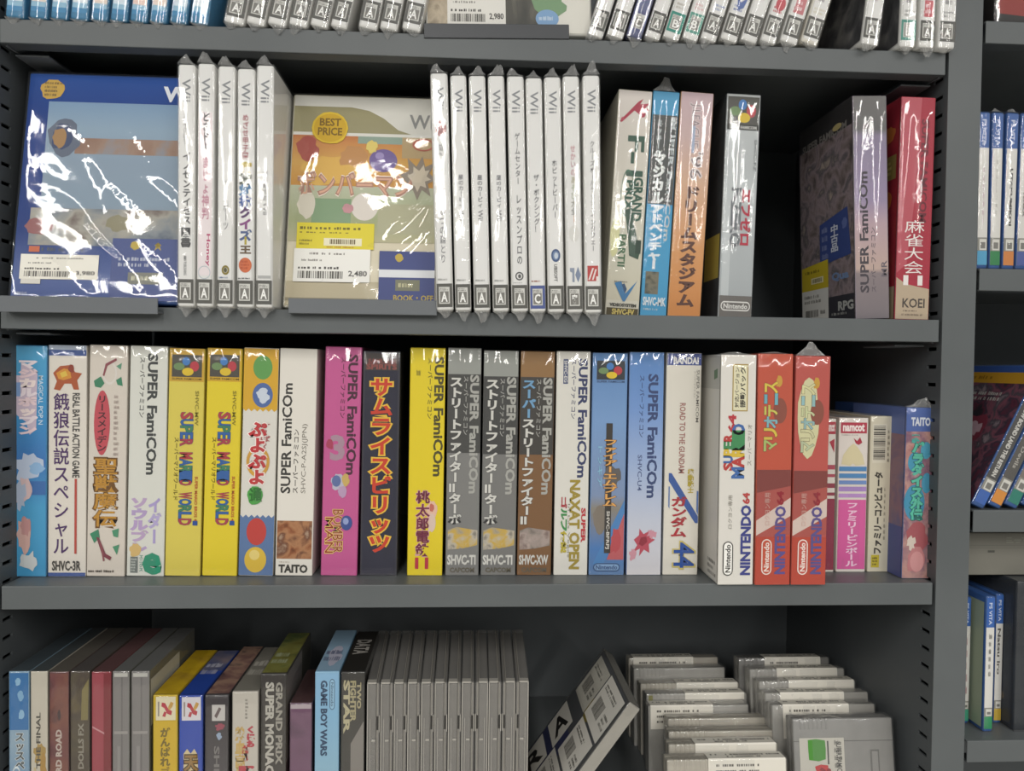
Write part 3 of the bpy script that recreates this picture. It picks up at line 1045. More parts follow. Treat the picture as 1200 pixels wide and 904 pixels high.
box2((9, 55, 11, 55.5, 405), 'sky blue box with blocky pale pink title, first against the slotted upright', '#4189B8', [
    ('sky_print', [R(.02, .005, .98, .995, grad(((0, '#3E93C0'), (.3, '#4A9CC8'), (.5, '#3F74B4'), (.7, '#3D8FC4'), (1, '#55A4CC')))), BL(.05, .44, .98, .60, '#B8C4D8', 3, .5), BL(.5, .50, 1, .56, '#8FB4D8', 13, .4), R(.55, .585, .98, .645, '#3A6AA8')]),
    ('title_print', [PG([(.32, .07), (.75, .12), (.72, .36), (.55, .385), (.45, .33), (.2, .3), (.12, .24), (.12, .13), (.3, .13)], '#C9B8C8'), MV('マジカルポップン', .24, .06, .74, .385, ['#EADDE2', '#E8D0D4', '#F0E0DC'], .07),
                     R(.12, .16, .3, .22, '#7E9CC8'), T('MAGICAL POP N', .78, .13, .90, .34, '#C8DCE8', -90)]),
    ('picture_print', [BL(.12, .56, .72, .70, '#CDB4B4', 5, .5), BL(.1, .57, .5, .72, '#A8B4C8', 8, .5), BL(.15, .72, .7, .91, '#C8A49C', 6, .5), BL(.3, .73, .62, .83, '#B88A88', 7, .5), BL(.25, .88, .85, .985, '#C4C8C8', 10, .5)]),
], wrap=dict(seed=3))
box2((56, 100.5, 56, 103, 405), 'white box with purple brush title and orange beast mark at its top', '#DAD3C8', [
    ('top_band', [R(.01, .0, .99, .022, '#A9B4C4'), R(.01, .02, .99, .045, '#3C5590')]),
    ('foot_band', [R(.01, .982, .99, .998, '#3F5590')]),
    ('beast_mark', [PG([(.12, .12), (.3, .09), (.55, .085), (.7, .115), (.88, .12), (.75, .15), (.8, .19), (.66, .19), (.6, .165), (.42, .165), (.3, .195), (.14, .19), (.22, .155)], '#A8542C'),
                    PG([(.2, .12), (.4, .1), (.56, .105), (.6, .14), (.4, .15), (.26, .145)], '#CE8E34'), PG([(.3, .12), (.45, .11), (.5, .13), (.35, .14)], '#D8B84A'), BL(.5, .08, .7, .12, '#8A3A28', 2)]),
    ('title_print', [V('餓狼伝説スペシャル', .13, .205, .56, .905, '#4E3062', .012)]),
    ('side_title', [T('REAL BATTLE ACTION GAME', .64, .205, .82, .57, '#4A4744', -90, .02), R(.70, .575, .76, .9, '#B24A3E')]),
    ('code_print', [T('SHVC-3R', .12, .932, .86, .972, '#45423E', 0, .03)]),
], wrap=dict(seed=4))
box2((101, 146, 104.5, 151, 405), 'cream box with red oval and gold stacked characters between leaf sprigs', '#D2C9BD', [
    ('leaf_sprig', [O(.35, .07, .72, .17, '#D8D2CA', .2), PG([(.12, .155), (.3, .135), (.4, .165), (.3, .185), (.15, .18)], '#3E7F5E'), PG([(.7, .15), (.84, .135), (.88, .175), (.74, .17)], '#3E8262'), PG([(.7, .09), (.85, .075), (.82, .105)], '#5E9478'),
                    PG([(.35, .13), (.42, .08), (.7, .055), (.72, .065), (.47, .09), (.39, .135)], '#8A4A50')]),
    ('oval_title', [E(.14, .195, .56, .475, '#BC4A54'), V('リースメイデン', .22, .215, .48, .46, '#4E2228', .03)], 'red oval with dark lettering'),
    ('title_print', [V('聖獣魔伝', .14, .48, .80, .79, '#6E4A18', .05), V('聖獣魔伝', .16, .485, .78, .785, '#B8862E', .02)]),
    ('side_title', [LN(.66, .21, .8, .48, '#A89890', 12, 3)]),
    ('leaf_sprig', [PG([(.08, .815), (.3, .795), (.34, .83), (.2, .855)], '#3E8262'), PG([(.66, .80), (.84, .79), (.82, .83), (.7, .825)], '#4E8A6A'), PG([(.68, .87), (.86, .86), (.8, .905)], '#4E8A6A'), PG([(.25, .83), (.32, .83), (.5, .9), (.66, .915), (.62, .93), (.42, .91)], '#7A3E48'), PG([(.34, .85), (.4, .86), (.48, .93), (.44, .935)], '#8A4A50')]),
    ('code_print', [LN(.05, .968, .85, .985, '#5E564E', 1, 5)]),
], wrap=dict(seed=5))
box2((148, 192, 152, 198, 406), 'white box with black lettering, violet logo and green swirl mark', '#D5D5CC', [
    ('platform_print', sfc(.48, .035, .555, '#3E403E', (.26, .05, .31), w=.25)),
    ('title_print', [MV('ソウルブレ', .08, .655, .55, .90, ['#B8A0C0', '#AE9AC0', '#B49CC4'], .07), MV('イダー', .55, .655, .9, .86, ['#A89AC8', '#B0A4CC'], .05), BL(.05, .85, .4, .92, '#D0B070', 3)]),
    ('code_print', [R(.1, .915, .3, .985, '#6E7470'), LN(.12, .92, .28, .98, '#C8CCC4', 5, 2), V('エニクス', .33, .905, .45, .98, '#4E8A7A', .02)]),
    ('swirl_mark', [T('e', .47, .905, .88, .985, '#2F8E6E', 0, .05)], 'green swirl mark'),
], wrap=dict(seed=6))


def plumber_box(xs, label, ya, yb, seed):
    box2(xs, label, ya, [
        ('top_band', [R(.01, .0, .99, .145, yb)]),
        ('emblem', emblem(.028, .125)),
        ('title_print', [MT('SUPER MARIO WORLD', .37, .28, .70, .775, ['#B03A3A', '#2F5E9E', '#3F7E58', '#2F5E9E', '#A83A44', '#35609A'], -90, .03, '#26406E'), T('スーパーマリオワールド', .20, .39, .32, .665, '#5E5318', -90, .01),
                         T('SUPER MARIO BROS 4', .80, .56, .88, .755, '#B0502E', -90, .02), R(.76, .755, .9, .775, '#2F4E8E')]),
        ('code_print', [T('SHVC-MW', .76, .185, .86, .335, '#7E7426', -90, .01)]),
    ], wrap=dict(seed=seed))


plumber_box((192.6, 234.7, 198, 241, 409), 'faded pale yellow box with four-colour round emblem and multicoloured rotated title', '#D6C552', '#C8A030', 7)
plumber_box((236, 278, 243, 284.5, 409), 'bright yellow box with four-colour round emblem and multicoloured rotated title', '#DEC822', '#CFA51E', 8)
zig = [(.0 + i / 12, .27 + (.008 if i % 2 else -.004)) for i in range(13)]
zig2 = [(.0 + i / 12, .735 + (.008 if i % 2 else -.004)) for i in range(13)]
box2((279, 320, 286, 327.6, 408.5), 'box with yellow top, white middle and blue foot, coloured balls', '#D9D5CC', [
    ('top_band', [PG([(0, .003), (1, .003)] + zig[::-1], '#D3A423')]),
    ('bottom_band', [PG(zig2 + [(1, .997), (0, .997)], '#58749F')]),
    ('ball_print', [E(.27, .032, .83, .138, '#5E9A4E'), E(.27, .152, .86, .26, '#4E68A0'), BL(.32, .17, .8, .245, '#C8D0DC', 4, .5), E(.2, .745, .78, .865, '#BC3C34'), E(.16, .872, .8, .985, '#D6B43A'), E(.3, .885, .6, .93, '#E2CC78')], 'plain coloured balls'),
    ('title_print', [O(.14, .43, .82, .565, '#C9973A', .25), V('す〜ぱ〜', .52, .325, .82, .44, '#A85A5A', .02), V('ぷよぷよ', .2, .32, .72, .6, '#F0E4DC', .1), V('ぷよぷよ', .2, .32, .72, .6, '#B8383A', .05)]),
    ('green_sign', [BL(.18, .6, .66, .69, '#4E9A48', 3, .15), V('通', .25, .61, .62, .68, '#2E6A2E', .04)]),
], wrap=dict(seed=9))
box2((321, 367, 328.6, 372, 409), 'plain white box lettered bottom to top with brown picture at its foot', '#DAD5CB', [
    ('platform_print', [T(SF, .10, .155, .35, .635, '#3A3835', 90, .025), T(JS, .42, .355, .56, .635, '#45423E', 90, .015), T('SHVC-P-A2SJ(JPN)', .64, .33, .8, .635, '#7A756C', 90, 0)]),
    ('picture_print', [R(.03, .757, .97, .925, art(['#5E3A2A', '#8E5A3E', '#A87A58', '#6E4A3A', '#B8A088'], 70))]),
    ('maker_mark', [LN(.1, .935, .5, .943, '#A89C8E', 1, 3), T('TAITO', .1, .952, .86, .985, '#3E3C38', 0, .05)]),
], yaw=0)
box2((375, 419, 381.5, 424.7, 407), 'pink box with black lettering and brown slanted logo at its foot', '#C2568F', [
    ('platform_print', sfc(.64, .035, .555, '#45182E', (.43, .045, .31), w=.25)),
    ('small_mark', [T('3', .22, .39, .55, .49, '#A88898', 0, .1), BL(.05, .40, .3, .45, '#A83A58', 2), BL(.2, .545, .65, .63, '#B8B4C4', 3), E(.25, .56, .5, .61, '#5E6E9E'), BL(.5, .55, .75, .61, '#C8A860', 4), BL(.4, .60, .7, .66, '#B898B8', 6)]),
    ('title_print', [T('BOMBER', .30, .71, .58, .90, '#E0C070', -90, .045), T('BOMBER', .30, .71, .58, .90, '#8E3A2A', -90, .0), T('MAN', .1, .745, .32, .90, '#E0C070', -90, .045), T('MAN', .1, .745, .32, .90, '#8E3A2A', -90, .0), E(.52, .735, .84, .80, '#3E4E8A'), E(.58, .745, .74, .775, '#8E9AC4')]),
], wrap=dict(seed=11))
box2((420.7, 466, 425.7, 469.5, 412), 'dark navy box with flaming red and yellow stacked lettering', '#35333C', [
    ('field_print', [R(.05, .01, .95, .99, art(['#2A2936', '#302F3E', '#2C2A33'], 30)), R(.05, .01, .95, .085, '#3C322E')]),
    ('small_mark', [T('SAMURAI', .14, .035, .86, .055, '#7E3A34', 0, .04), T('SPIRITS', .1, .058, .9, .08, '#8A443C', 0, .04)]),
    ('title_print', [V('サムライスピリッツ', .20, .115, .82, .90, '#E4B83A', .105), V('サムライスピリッツ', .20, .115, .82, .90, '#C63A1E', .035)]),
], wrap=dict(seed=12))
box2((476, 519, 481, 522.5, 408), 'vivid yellow box with black lettering and magenta stacked title', '#E0C912', [
    ('platform_print', sfc(.70, .04, .56, '#4A4310', (.50, .045, .31), w=.25) + [LN(.18, .09, .3, .13, '#8A7E20', 1, 2)]),
    ('title_print', [BL(.5, .66, .85, .76, '#E0B8A0', 3), BL(.55, .72, .82, .82, '#D8C0B0', 5), BL(.6, .68, .75, .72, '#C06A58', 7), V('桃太郎電鉄', .22, .625, .62, .915, '#D8A0A8', .06), V('桃太郎電鉄', .22, .625, .62, .915, '#6E1E38', .025), T('Ⅱ', .22, .92, .6, .97, '#B8283E', 0, .0)]),
], wrap=dict(seed=13))


def fighter(xs, label, top, mid, low, title, first, code, seed, artc):
    n = len(title)
    cut = .66 if first is None else .66
    tv = [V(title, .06, .125, .46, .775, '#2E2C2A', .07), V(title, .06, .125, .46, .775, '#CFCDC6', .045)]
    if first:
        k = len(first)
        dv = .65 / (n)
        tv.append(V(first, .06, .125, .46, .125 + dv * k, '#6E9CC0', .047))
    box2(xs, label, low, [
        ('top_band', [R(.01, .003, .99, .115, top)]),
        ('dark_band', [R(.01, .115, .99, .46, mid)]),
        ('platform_print', sfc(.68, .12, .635, '#A8A7A0', (.48, .125, .38), w=.25)),
        ('title_print', tv),
        ('picture_print', [PG([(.06, .80), (.3, .785), (.95, .80), (.95, .865), (.5, .88), (.06, .885)], artc)]),
        ('code_print', [T(code, .06, .91, .9, .95, '#CFCDC6', 0, .04), T('CAPCOM', .14, .965, .86, .985, '#5E584A', 0, .04)]),
    ], wrap=dict(seed=seed))


AR = art(['#6E6A5E', '#A89C84', '#C4A44A', '#B8B0A0', '#5E5A54'], 70)
fighter((521, 561.4, 525, 564.7, 408), 'grey box with white stacked lettering, directly after the vivid yellow box', '#949690', '#42413E', '#7C7B78', 'ストリートファイターⅡターボ', None, 'SHVC-TI', 14, AR)
fighter((563, 604, 566.4, 609, 411), 'grey box with white stacked lettering, directly before the brown box', '#949690', '#3E3D3B', '#767572', 'ストリートファイターⅡターボ', None, 'SHVC-TI', 15, AR)
fighter((605, 646, 610, 651, 412), 'brown box with part blue, part white stacked lettering', '#8E6A3E', '#3C3833', '#7A5632', 'スーパーストリートファイターⅡ', 'スーパー', 'SHVC-XW', 16, art(['#5A4E48', '#8A8078', '#A89890', '#6E5A54'], 70))
box2((647.6, 689, 652.6, 692.4, 412), 'white box with navy lettering and gold rotated title', '#DAD7CE', [
    ('platform_print', sfc(.66, .035, .56, '#333A62', (.44, .035, .30), w=.25) + [R(.2, .035, .34, .145, '#4E5678'), T('SHVC-EG', .225, .042, .315, .138, '#D8D6D0', -90, .02)]),
    ('title_print', [T('NAXAT OPEN', .46, .575, .74, .97, '#9E8A32', -90, .05), T('SUPER', .80, .70, .92, .85, '#B8323A', -90, .08), MT('ゴルフ伝説', .2, .65, .36, .90, ['#A8323A', '#3E8A4A', '#3E8A4A', '#B8A82E', '#B8A82E'], -90, .06), T('In Las Vegas', .38, .68, .46, .92, '#8E8A7E', -90, .0)]),
], wrap=dict(seed=17))
box2((689.7, 731, 694, 737, 414), 'sky blue picture box with dark vertical strip and four-colour emblem', '#6C8FBF', [
    ('sky_print', [R(.02, .004, .98, .996, grad(((0, '#5E7EA8'), (.12, '#4C7AB4'), (.3, '#8A8478'), (.36, '#7E90B0'), (.7, '#7A9CC8'), (1, '#5E86B8')))), BL(.05, .68, .5, .82, '#7E7468', 4, .3), PG([(.1, .95), (.98, .66), (.98, .76), (.4, .95)], '#4A80B8'), PG([(.5, .93), (.98, .72), (.98, .93)], '#B85A5E'), BL(.55, .78, .95, .92, '#B4484E', 5, .4)]),
    ('emblem', emblem(.035, .12, .12, .92, '#2E3134', '#3A4A6A')),
    ('dark_strip', [R(.42, .315, .60, .90, '#3C3834')]),
    ('title_print', [BL(.35, .5, .9, .6, '#5E5A58', 7, .4), V('ファイアーエムブレム', .34, .385, .76, .69, '#5A3A1E', .06), V('ファイアーエムブレム', .34, .385, .76, .69, '#D8A05A', .03), T('トラキア', .2, .42, .32, .6, '#86B4CC', -90, .02), T('SHVC-BFRPJ', .45, .71, .56, .88, '#D0CCC4', -90, .02)]),
    ('maker_mark', oval_logo(.12, .945, .88, .982, '#3E5478', .158, 0, '#7E9CC0')),
], wrap=dict(seed=18))
box2((733, 775, 738, 778.6, 413), 'pale blue box fading to white with a red starburst near its foot', '#8FA5CC', [
    ('sky_print', [R(.01, .002, .99, .998, grad(((0, '#D0CDD0'), (.25, '#BFC4D2'), (.5, '#9DB0D2'), (.75, '#7597CC'), (1, '#5C86BE'))))]),
    ('platform_print', sfc(.56, .10, .65, '#32426E', (.30, .105, .38), w=.27) + [T('SHVC-U4', .28, .46, .40, .62, '#42507C', -90, .01)]),
    ('burst_print', [PG([(.2, .84), (.35, .82), (.36, .79), (.48, .815), (.72, .795), (.66, .83), (.82, .84), (.64, .86), (.66, .90), (.5, .885), (.36, .915), (.38, .88), (.16, .90), (.3, .865)], '#B44858'), PG([(.4, .83), (.56, .825), (.6, .85), (.45, .87), (.34, .86)], '#8E2838'), BL(.05, .87, .3, .94, '#C8909C', 3, .5), BL(.55, .79, .9, .84, '#C88E9C', 9, .6)]),
], wrap=dict(seed=19))
box2((776, 817.4, 781, 823.4, 414), 'white box with blue top edge, slanted blue stroke and big blue numerals', '#DBD6CA', [
    ('top_band', [R(.01, .002, .99, .055, '#3C4C8C'), T('BANDAI', .2, .02, .9, .048, '#E4E2E0', 0, .05)]),
    ('platform_print', [T('SUPER FAMICOM', .86, .075, .94, .31, '#6E6A64', -90, .01), T(JS, .78, .08, .84, .20, '#8A857C', -90, .0)]),
    ('side_title', [T('ROAD TO THE GUNDAM', .40, .225, .56, .54, '#9E6A62', -90, .02)]),
    ('stroke_print', [PG([(.12, .54), (.2, .54), (.98, .735), (.98, .765), (.9, .765), (.12, .575)], '#3A5A9C'), PG([(.12, .60), (.16, .60), (.16, .70), (.12, .69)], '#6A82B0'), PG([(.93, .62), (.98, .62), (.98, .73), (.93, .71)], '#5A74A8')]),
    ('title_print', [V('機動戦士', .66, .52, .84, .63, '#B8A43A', .04), V('ガンダム', .2, .645, .66, .83, '#A8323A', .045)]),
    ('number_print', [T('44', .30, .85, .90, .97, '#C4B46A', -90, .045), T('44', .32, .855, .88, .965, '#2E5098', -90, .02)], 'big blue numerals'),
], wrap=dict(seed=20))
box2((840, 883, 845, 887, 416), 'white box standing proud of the row with multicoloured upward title and grey left side', '#DEDAD2', [
    ('gold_label', [R(.33, .04, .77, .245, '#A8904A'), R(.36, .045, .74, .24, '#E0DAB8'), T('振動パック', .55, .055, .70, .228, '#3E3A30', 90, .03), T('対応バージョン', .40, .055, .52, .228, '#5E5848', 90, .02)], 'gold framed label'),
    ('title_print', [MT('SUPER', .12, .345, .36, .50, ['#B83A34', '#3E68A8', '#D8B83A', '#3E8A54', '#B83A34'], 90, .07), T('64', .24, .262, .44, .335, '#B8323A', 90, .07), MT('MARIO', .36, .30, .68, .535, ['#3E68A8', '#B83A34', '#D8B83A', '#3E8A54', '#3E68A8'], 90, .07), T('スーパーマリオ', .78, .30, .9, .48, '#8A857C', 90, .0)]),
    ('platform_print', [T('NINTENDO', .64, .655, .90, .955, '#3A3F86', 90, .07), T('64', .68, .60, .86, .645, '#B8403E', 90, .06), T('ロクヨン専用', .26, .61, .38, .755, '#8A857C', 90, 0)]),
    ('maker_mark', oval_logo(.13, .81, .42, .96, '#4A4844', .16, 90)),
], left=[('panel_print', [R(.5, .01, .995, .15, '#B8B6AE'), PG([(.88, .07), (.95, .06), (.95, .10), (.88, .11)], '#5E7A5E'), R(.5, .15, .995, .99, '#CFCBC2'), LN(.8, .9, .97, .98, '#6E6A64', 3, 6)])],
    Y=-5, d=130, wrap=dict(ear=2, seed=21), side='#CFCBC2')


def tennis(xs, label, c1, seed, ear, faded):
    q = ['#D8C048', '#6FA8B4', '#C8C05A', '#7EB0B8', '#D0B848', '#A8B86A'] if not faded else ['#D0CC9A', '#8FB4B4', '#C4C89A', '#8FB0B0', '#C8C49A', '#B4BC9A']
    box2(xs, label, c1, [
        ('field_print', [R(.01, .002, .99, .52, c1), R(.01, .50, .99, .60, '#7E3A34'), PG([(.01, .60), (.99, .57), (.99, .78), (.01, .80)], '#A85048'), PG([(.01, .72), (.99, .62), (.99, .70), (.01, .785)], '#D2BEB4'), R(.01, .79, .99, .998, '#B4432F')]),
        ('title_print', ([BL(.05, .09, .72, .45, '#CFCBA0', 4, .12)] if faded else []) + [E(.45, .19, .84, .3, '#8A4A3A'), BL(.5, .09, .72, .15, '#C89A3A', 5), MT('マリオテニス', .2, .12, .56, .42, q[::-1], 90, .03, '#5A4A3A')]),
        ('platform_print', [T('NINTENDO', .56, .66, .84, .95, '#5A4E86', 90, .06), T('64', .6, .595, .78, .65, '#8E2A34', 90, .05), T('ロクヨン専用', .24, .60, .4, .74, '#C8A49A', 90, 0)]),
        ('maker_mark', oval_logo(.17, .80, .46, .955, '#E4D8D0', .16, 90, c1)),
    ], Y=-6, d=130, wrap=dict(ear=ear, skew=-.05, seed=seed))


tennis((883.8, 926, 888.4, 930, 415), 'orange-red box with multicoloured upward title, beside the white proud box', '#BE5138', 22, 1.5, False)
tennis((926.9, 966.8, 931.7, 974.8, 417.5), 'red-pink box with pale title patch and pointed film ear on top', '#B85248', 23, 11, True)
GS = 'smaller boxes at the end of the unbroken row'
box2((957, 977, 960, 981, 491), 'narrow white and dark red box half hidden behind the film-eared red box', '#D8D2C8', [
    ('maker_mark', [R(.3, .02, .97, .1, '#A83040'), T('namcot', .45, .035, .9, .08, '#E8DCD8', 0, .04)]),
    ('stripe_print', [R(.0, .30, .97, .33, '#A84858'), R(.0, .36, .97, .38, '#A84858'), R(.0, .42, .97, .45, '#8E3848'), R(.0, .48, .97, .5, '#8E3848'), R(.0, .52, .97, .985, '#8A2C44'), PG([(.6, .15), (.9, .13), (.9, .22)], '#A83040')]),
], Y=34, group=GS, wrap=dict(seed=24))
box2((979, 1014, 983, 1018.6, 490), 'white and bright pink box with purple and blue stripes', '#DCD4CC', [
    ('maker_mark', [R(.06, .03, .95, .10, '#B03448'), T('namcot', .14, .045, .86, .085, '#F0E4E0', 0, .05), LN(.1, .105, .9, .118, '#A8A09A', 1, 4)]),
    ('cream_dome', [PG([(.1, .3), (.16, .24), (.35, .19), (.5, .165), (.65, .19), (.82, .24), (.9, .3), (.6, .31), (.5, .295), (.4, .31)], '#D6CBA4'), PG([(.5, .13), (.62, .15), (.72, .125), (.8, .16), (.68, .175), (.58, .165)], '#A8283E')], 'cream dome under a red bow'),
    ('stripe_print', [R(.03, .315, .97, .345, '#4E86B8'), R(.03, .36, .97, .39, '#4E86B8'), R(.03, .405, .97, .43, '#6E8CC0'), R(.03, .445, .97, .475, '#A484C0'), R(.03, .49, .97, .515, '#B48CC4'), R(.03, .53, .97, .98, '#CE5C98')]),
    ('title_print', [V('ファミリーピンボール', .3, .545, .72, .965, '#EBC8DC', .03)]),
], Y=34, group=GS, wrap=dict(seed=25))
box2((1016, 1043, 1020, 1048, 488), 'beige box with barcode at its top, between the pink and the picture box', '#CFC8B2', [
    ('barcode', [R(.1, .05, .72, .30, '#D6D0BE'), BC(.14, .06, .66, .285, '#4A463E', 26, True), LN(.76, .08, .86, .3, '#6E685A', 6, 3)]),
    ('title_print', [T('ファミリーコンピュータ', .24, .36, .58, .88, '#3A362E', 90, .05), LN(.66, .45, .74, .8, '#8A8474', 9, 4)]),
    ('yellow_tag', [R(.15, .89, .5, .97, '#C2B02E'), LN(.2, .9, .45, .96, '#4A441A', 3, 5)]),
], Y=34, group=GS, wrap=dict(seed=26))
box2((1054, 1091, 1064, 1093.5, 478), 'blue and rosy picture box with teal title, last before the post', '#5A6C9C', [
    ('picture_print', [R(.01, .003, .99, .997, art(['#9A5E5E', '#B88E86', '#7E5A6E', '#C0A8A0'], 38)), R(.01, .003, .99, .14, '#4A62A0'), E(.1, .26, .62, .38, '#3F90AE'), E(.55, .2, .95, .30, '#4A98B4'), E(.0, .45, .75, .66, '#3E8CAC'), E(.62, .38, .98, .5, '#4492B0'), BL(.05, .66, .95, .86, '#A05258', 4, .3), BL(.1, .8, .9, .985, '#B8787A', 5, .3), E(.28, .84, .78, .96, '#C88E8E'), BL(.1, .74, .5, .84, '#CFC0B4', 8, .5)]),
    ('maker_mark', [T('TAITO', .18, .06, .86, .105, '#D0D4DE', 0, .06)]),
    ('title_print', [V('実戦', .2, .155, .5, .21, '#49A8A0', .03), V('パラダイス外伝', .24, .20, .66, .655, '#23665E', .12), V('パラダイス外伝', .24, .20, .66, .655, '#57B49C', .07)]),
], left=[('side_print', [R(.01, .003, .99, .997, art(['#5E5A7E', '#8A7078', '#6E6A84', '#A08A80'], 24)), R(.01, .003, .99, .16, '#5A6EA4'), R(.01, .7, .99, .997, '#4A5488')])], Y=12, d=92, group=GS, wrap=dict(ear=8, skew=.15, seed=27))
pz = stand_at(1010, 1040, 1012, 1044, 474, 95, 0)
carton('game_box', 'deep blue box showing only its top edge behind the beige one', 'game box', pz, 60, '#3F5C96', [('edge_band', [R(.01, .01, .99, .06, '#6A80B0')])], group=GS)

# ------------------------------------------------------------------ boxes standing on the cover shelf
GC = 'tall boxes on the shelf of the white cases'
box2((709, 748, 724, 766, 105), 'ivory tilted box with dark green racing title and red flag mark', '#D4CFBE', [
    ('field_print', [R(.02, .003, .98, .93, grad(((0, '#CFC8B2'), (.3, '#CFCCBC'), (.8, '#D8D2C8'), (1, '#DCD4CE')))), BL(-.0, .55, .3, .75, '#D6D4A0', 3, .2)]),
    ('flag_mark', [PG([(.08, .14), (.6, .05), (.75, .035), (.66, .06), (.92, .055), (.82, .075), (.95, .085), (.75, .095), (.7, .11), (.5, .09), (.14, .145)], '#A82A42'), BL(.68, .09, .84, .12, '#A82A42', 3), BL(.1, .12, .22, .14, '#B8485A', 5)], 'red flag mark'),
    ('title_print', [T('F-1', .38, .205, .84, .375, '#2E5240', -90, .03), T('GRAND', .62, .385, .88, .575, '#2E5644', -90, .05), T('PRIX', .38, .40, .60, .53, '#2E5644', -90, .05), O(.24, .35, .62, .56, '#3A6A52', .08), PG([(.4, .53), (.56, .52), (.92, .71), (.88, .745), (.6, .73), (.55, .66)], '#35503F'), R(.78, .66, .94, .72, '#2E4036'), T('PARTII', .28, .64, .48, .78, '#4E7050', -90, .03)]),
    ('maker_mark', [PG([(.22, .855), (.42, .845), (.56, .90), (.9, .84), (.56, .935), (.5, .935)], '#3C78A8'), PG([(.44, .86), (.52, .855), (.6, .88), (.55, .9)], '#2A4A6E'), LN(.22, .845, .6, .852, '#4A4A46', 1, 2), T('VIDEOSYSTEM', .12, .945, .9, .958, '#3A3A36', 0, .05)]),
    ('code_print', [R(.03, .965, .97, .998, '#4A4024'), T('SHVC-FV', .2, .97, .85, .993, '#C8B464', 0, .04)]),
], zb=P, group=GC, wrap=dict(seed=30), Y=24, h=190)
box2((748.5, 782, 766, 796.5, 104), 'bright blue tilted box with white lettering and tall pointed film ear', '#3E92BE', [
    ('field_print', [R(.02, .003, .98, .105, '#4A9AC4'), R(.02, .105, .98, .5, '#4A4C4A'), R(.02, .5, .98, .997, '#3F98C4'), R(.12, .80, .62, .90, art(['#4A4A42', '#7E7A6A', '#3E4A4E'], 90))]),
    ('title_print', [V('ミッキーの', .2, .125, .42, .29, '#C8D0D0', .04), V('マジカル', .14, .27, .62, .5, '#D8DCDA', .06), V('アドベンチャー', .14, .5, .66, .79, '#DCE4E8', .06), T(SF, .72, .12, .9, .66, '#B8C0C0', -90, .02), V('東京', .72, .11, .9, .16, '#C8D0D0', .03)]),
    ('code_print', [T('SHVC-MK', .08, .915, .92, .95, '#D8E0E4', 0, .04), LN(.1, .96, .9, .975, '#B0C8D4', 1, 4)]),
], zb=P, group=GC, wrap=dict(ear=12, skew=.0, seed=31, jit=.9), Y=24, h=190)
box2((782.5, 820, 797, 838, 108), 'peach and lilac tilted box with big brown stacked lettering', '#D6A678', [
    ('field_print', [R(.015, .002, .985, .998, grad(((0, '#CE8A4E'), (.3, '#D39A66'), (.6, '#D4B096'), (.8, '#CDB4B0'), (1, '#CDB6BC'))))]),
    ('year_print', [T('J.LEAGUE', .30, .05, .62, .245, '#E4DCDC', -90, .1), T('J.LEAGUE', .30, .05, .62, .245, '#8E7A7E', -90, 0), R(.42, .15, .5, .27, '#A8B4CC'), T("'96", .42, .265, .78, .385, '#E4DCDC', -90, .1), T("'96", .42, .265, .78, .385, '#7A6A6A', -90, 0)]),
    ('title_print', [V('ドリームスタジアム', .24, .415, .78, .955, '#5A3426', .05)]),
], zb=P, group=GC, wrap=dict(seed=32, jit=.6), Y=24, h=190)
box2((841, 880.5, 851.5, 892.6, 109), 'silver box with four-colour emblem, red and grey vertical title', '#B3B7B8', [
    ('field_print', [R(.02, .003, .98, .997, grad(((0, '#A9AEB0'), (.4, '#B4B9BB'), (1, '#C4C8C8')))), R(.05, .15, .28, .9, '#BFC4C5')]),
    ('emblem', emblem(.012, .135, .03, .97, '#4C4A44', '#D8D8D4') + [R(.03, .135, .97, .16, '#33322F'), T('SUPER FAMICOM', .1, .142, .9, .155, '#C8C8C4', 0, .03)]),
    ('title_print', [T('F-ZERO', .26, .42, .54, .68, '#6A6E72', -90, .09), T('エフゼロ', .56, .425, .84, .67, '#B02E42', -90, .10), T('SHVC-FZ', .86, .2, .94, .34, '#6E7274', -90, .01)]),
    ('foot_band', [R(.02, .90, .98, .997, '#6A6662')] + oval_logo(.06, .925, .94, .968, '#D8D6D0', .2, 0, '#6A6662')),
], left=[('side_print', [R(.01, .003, .99, .997, art(['#2A2C2E', '#3C4044', '#34363A'], 20)), R(.6, .62, .98, .82, '#A89A4A')])], zb=P, group=GC, wrap=dict(seed=33, jit=.5), Y=24, h=190)
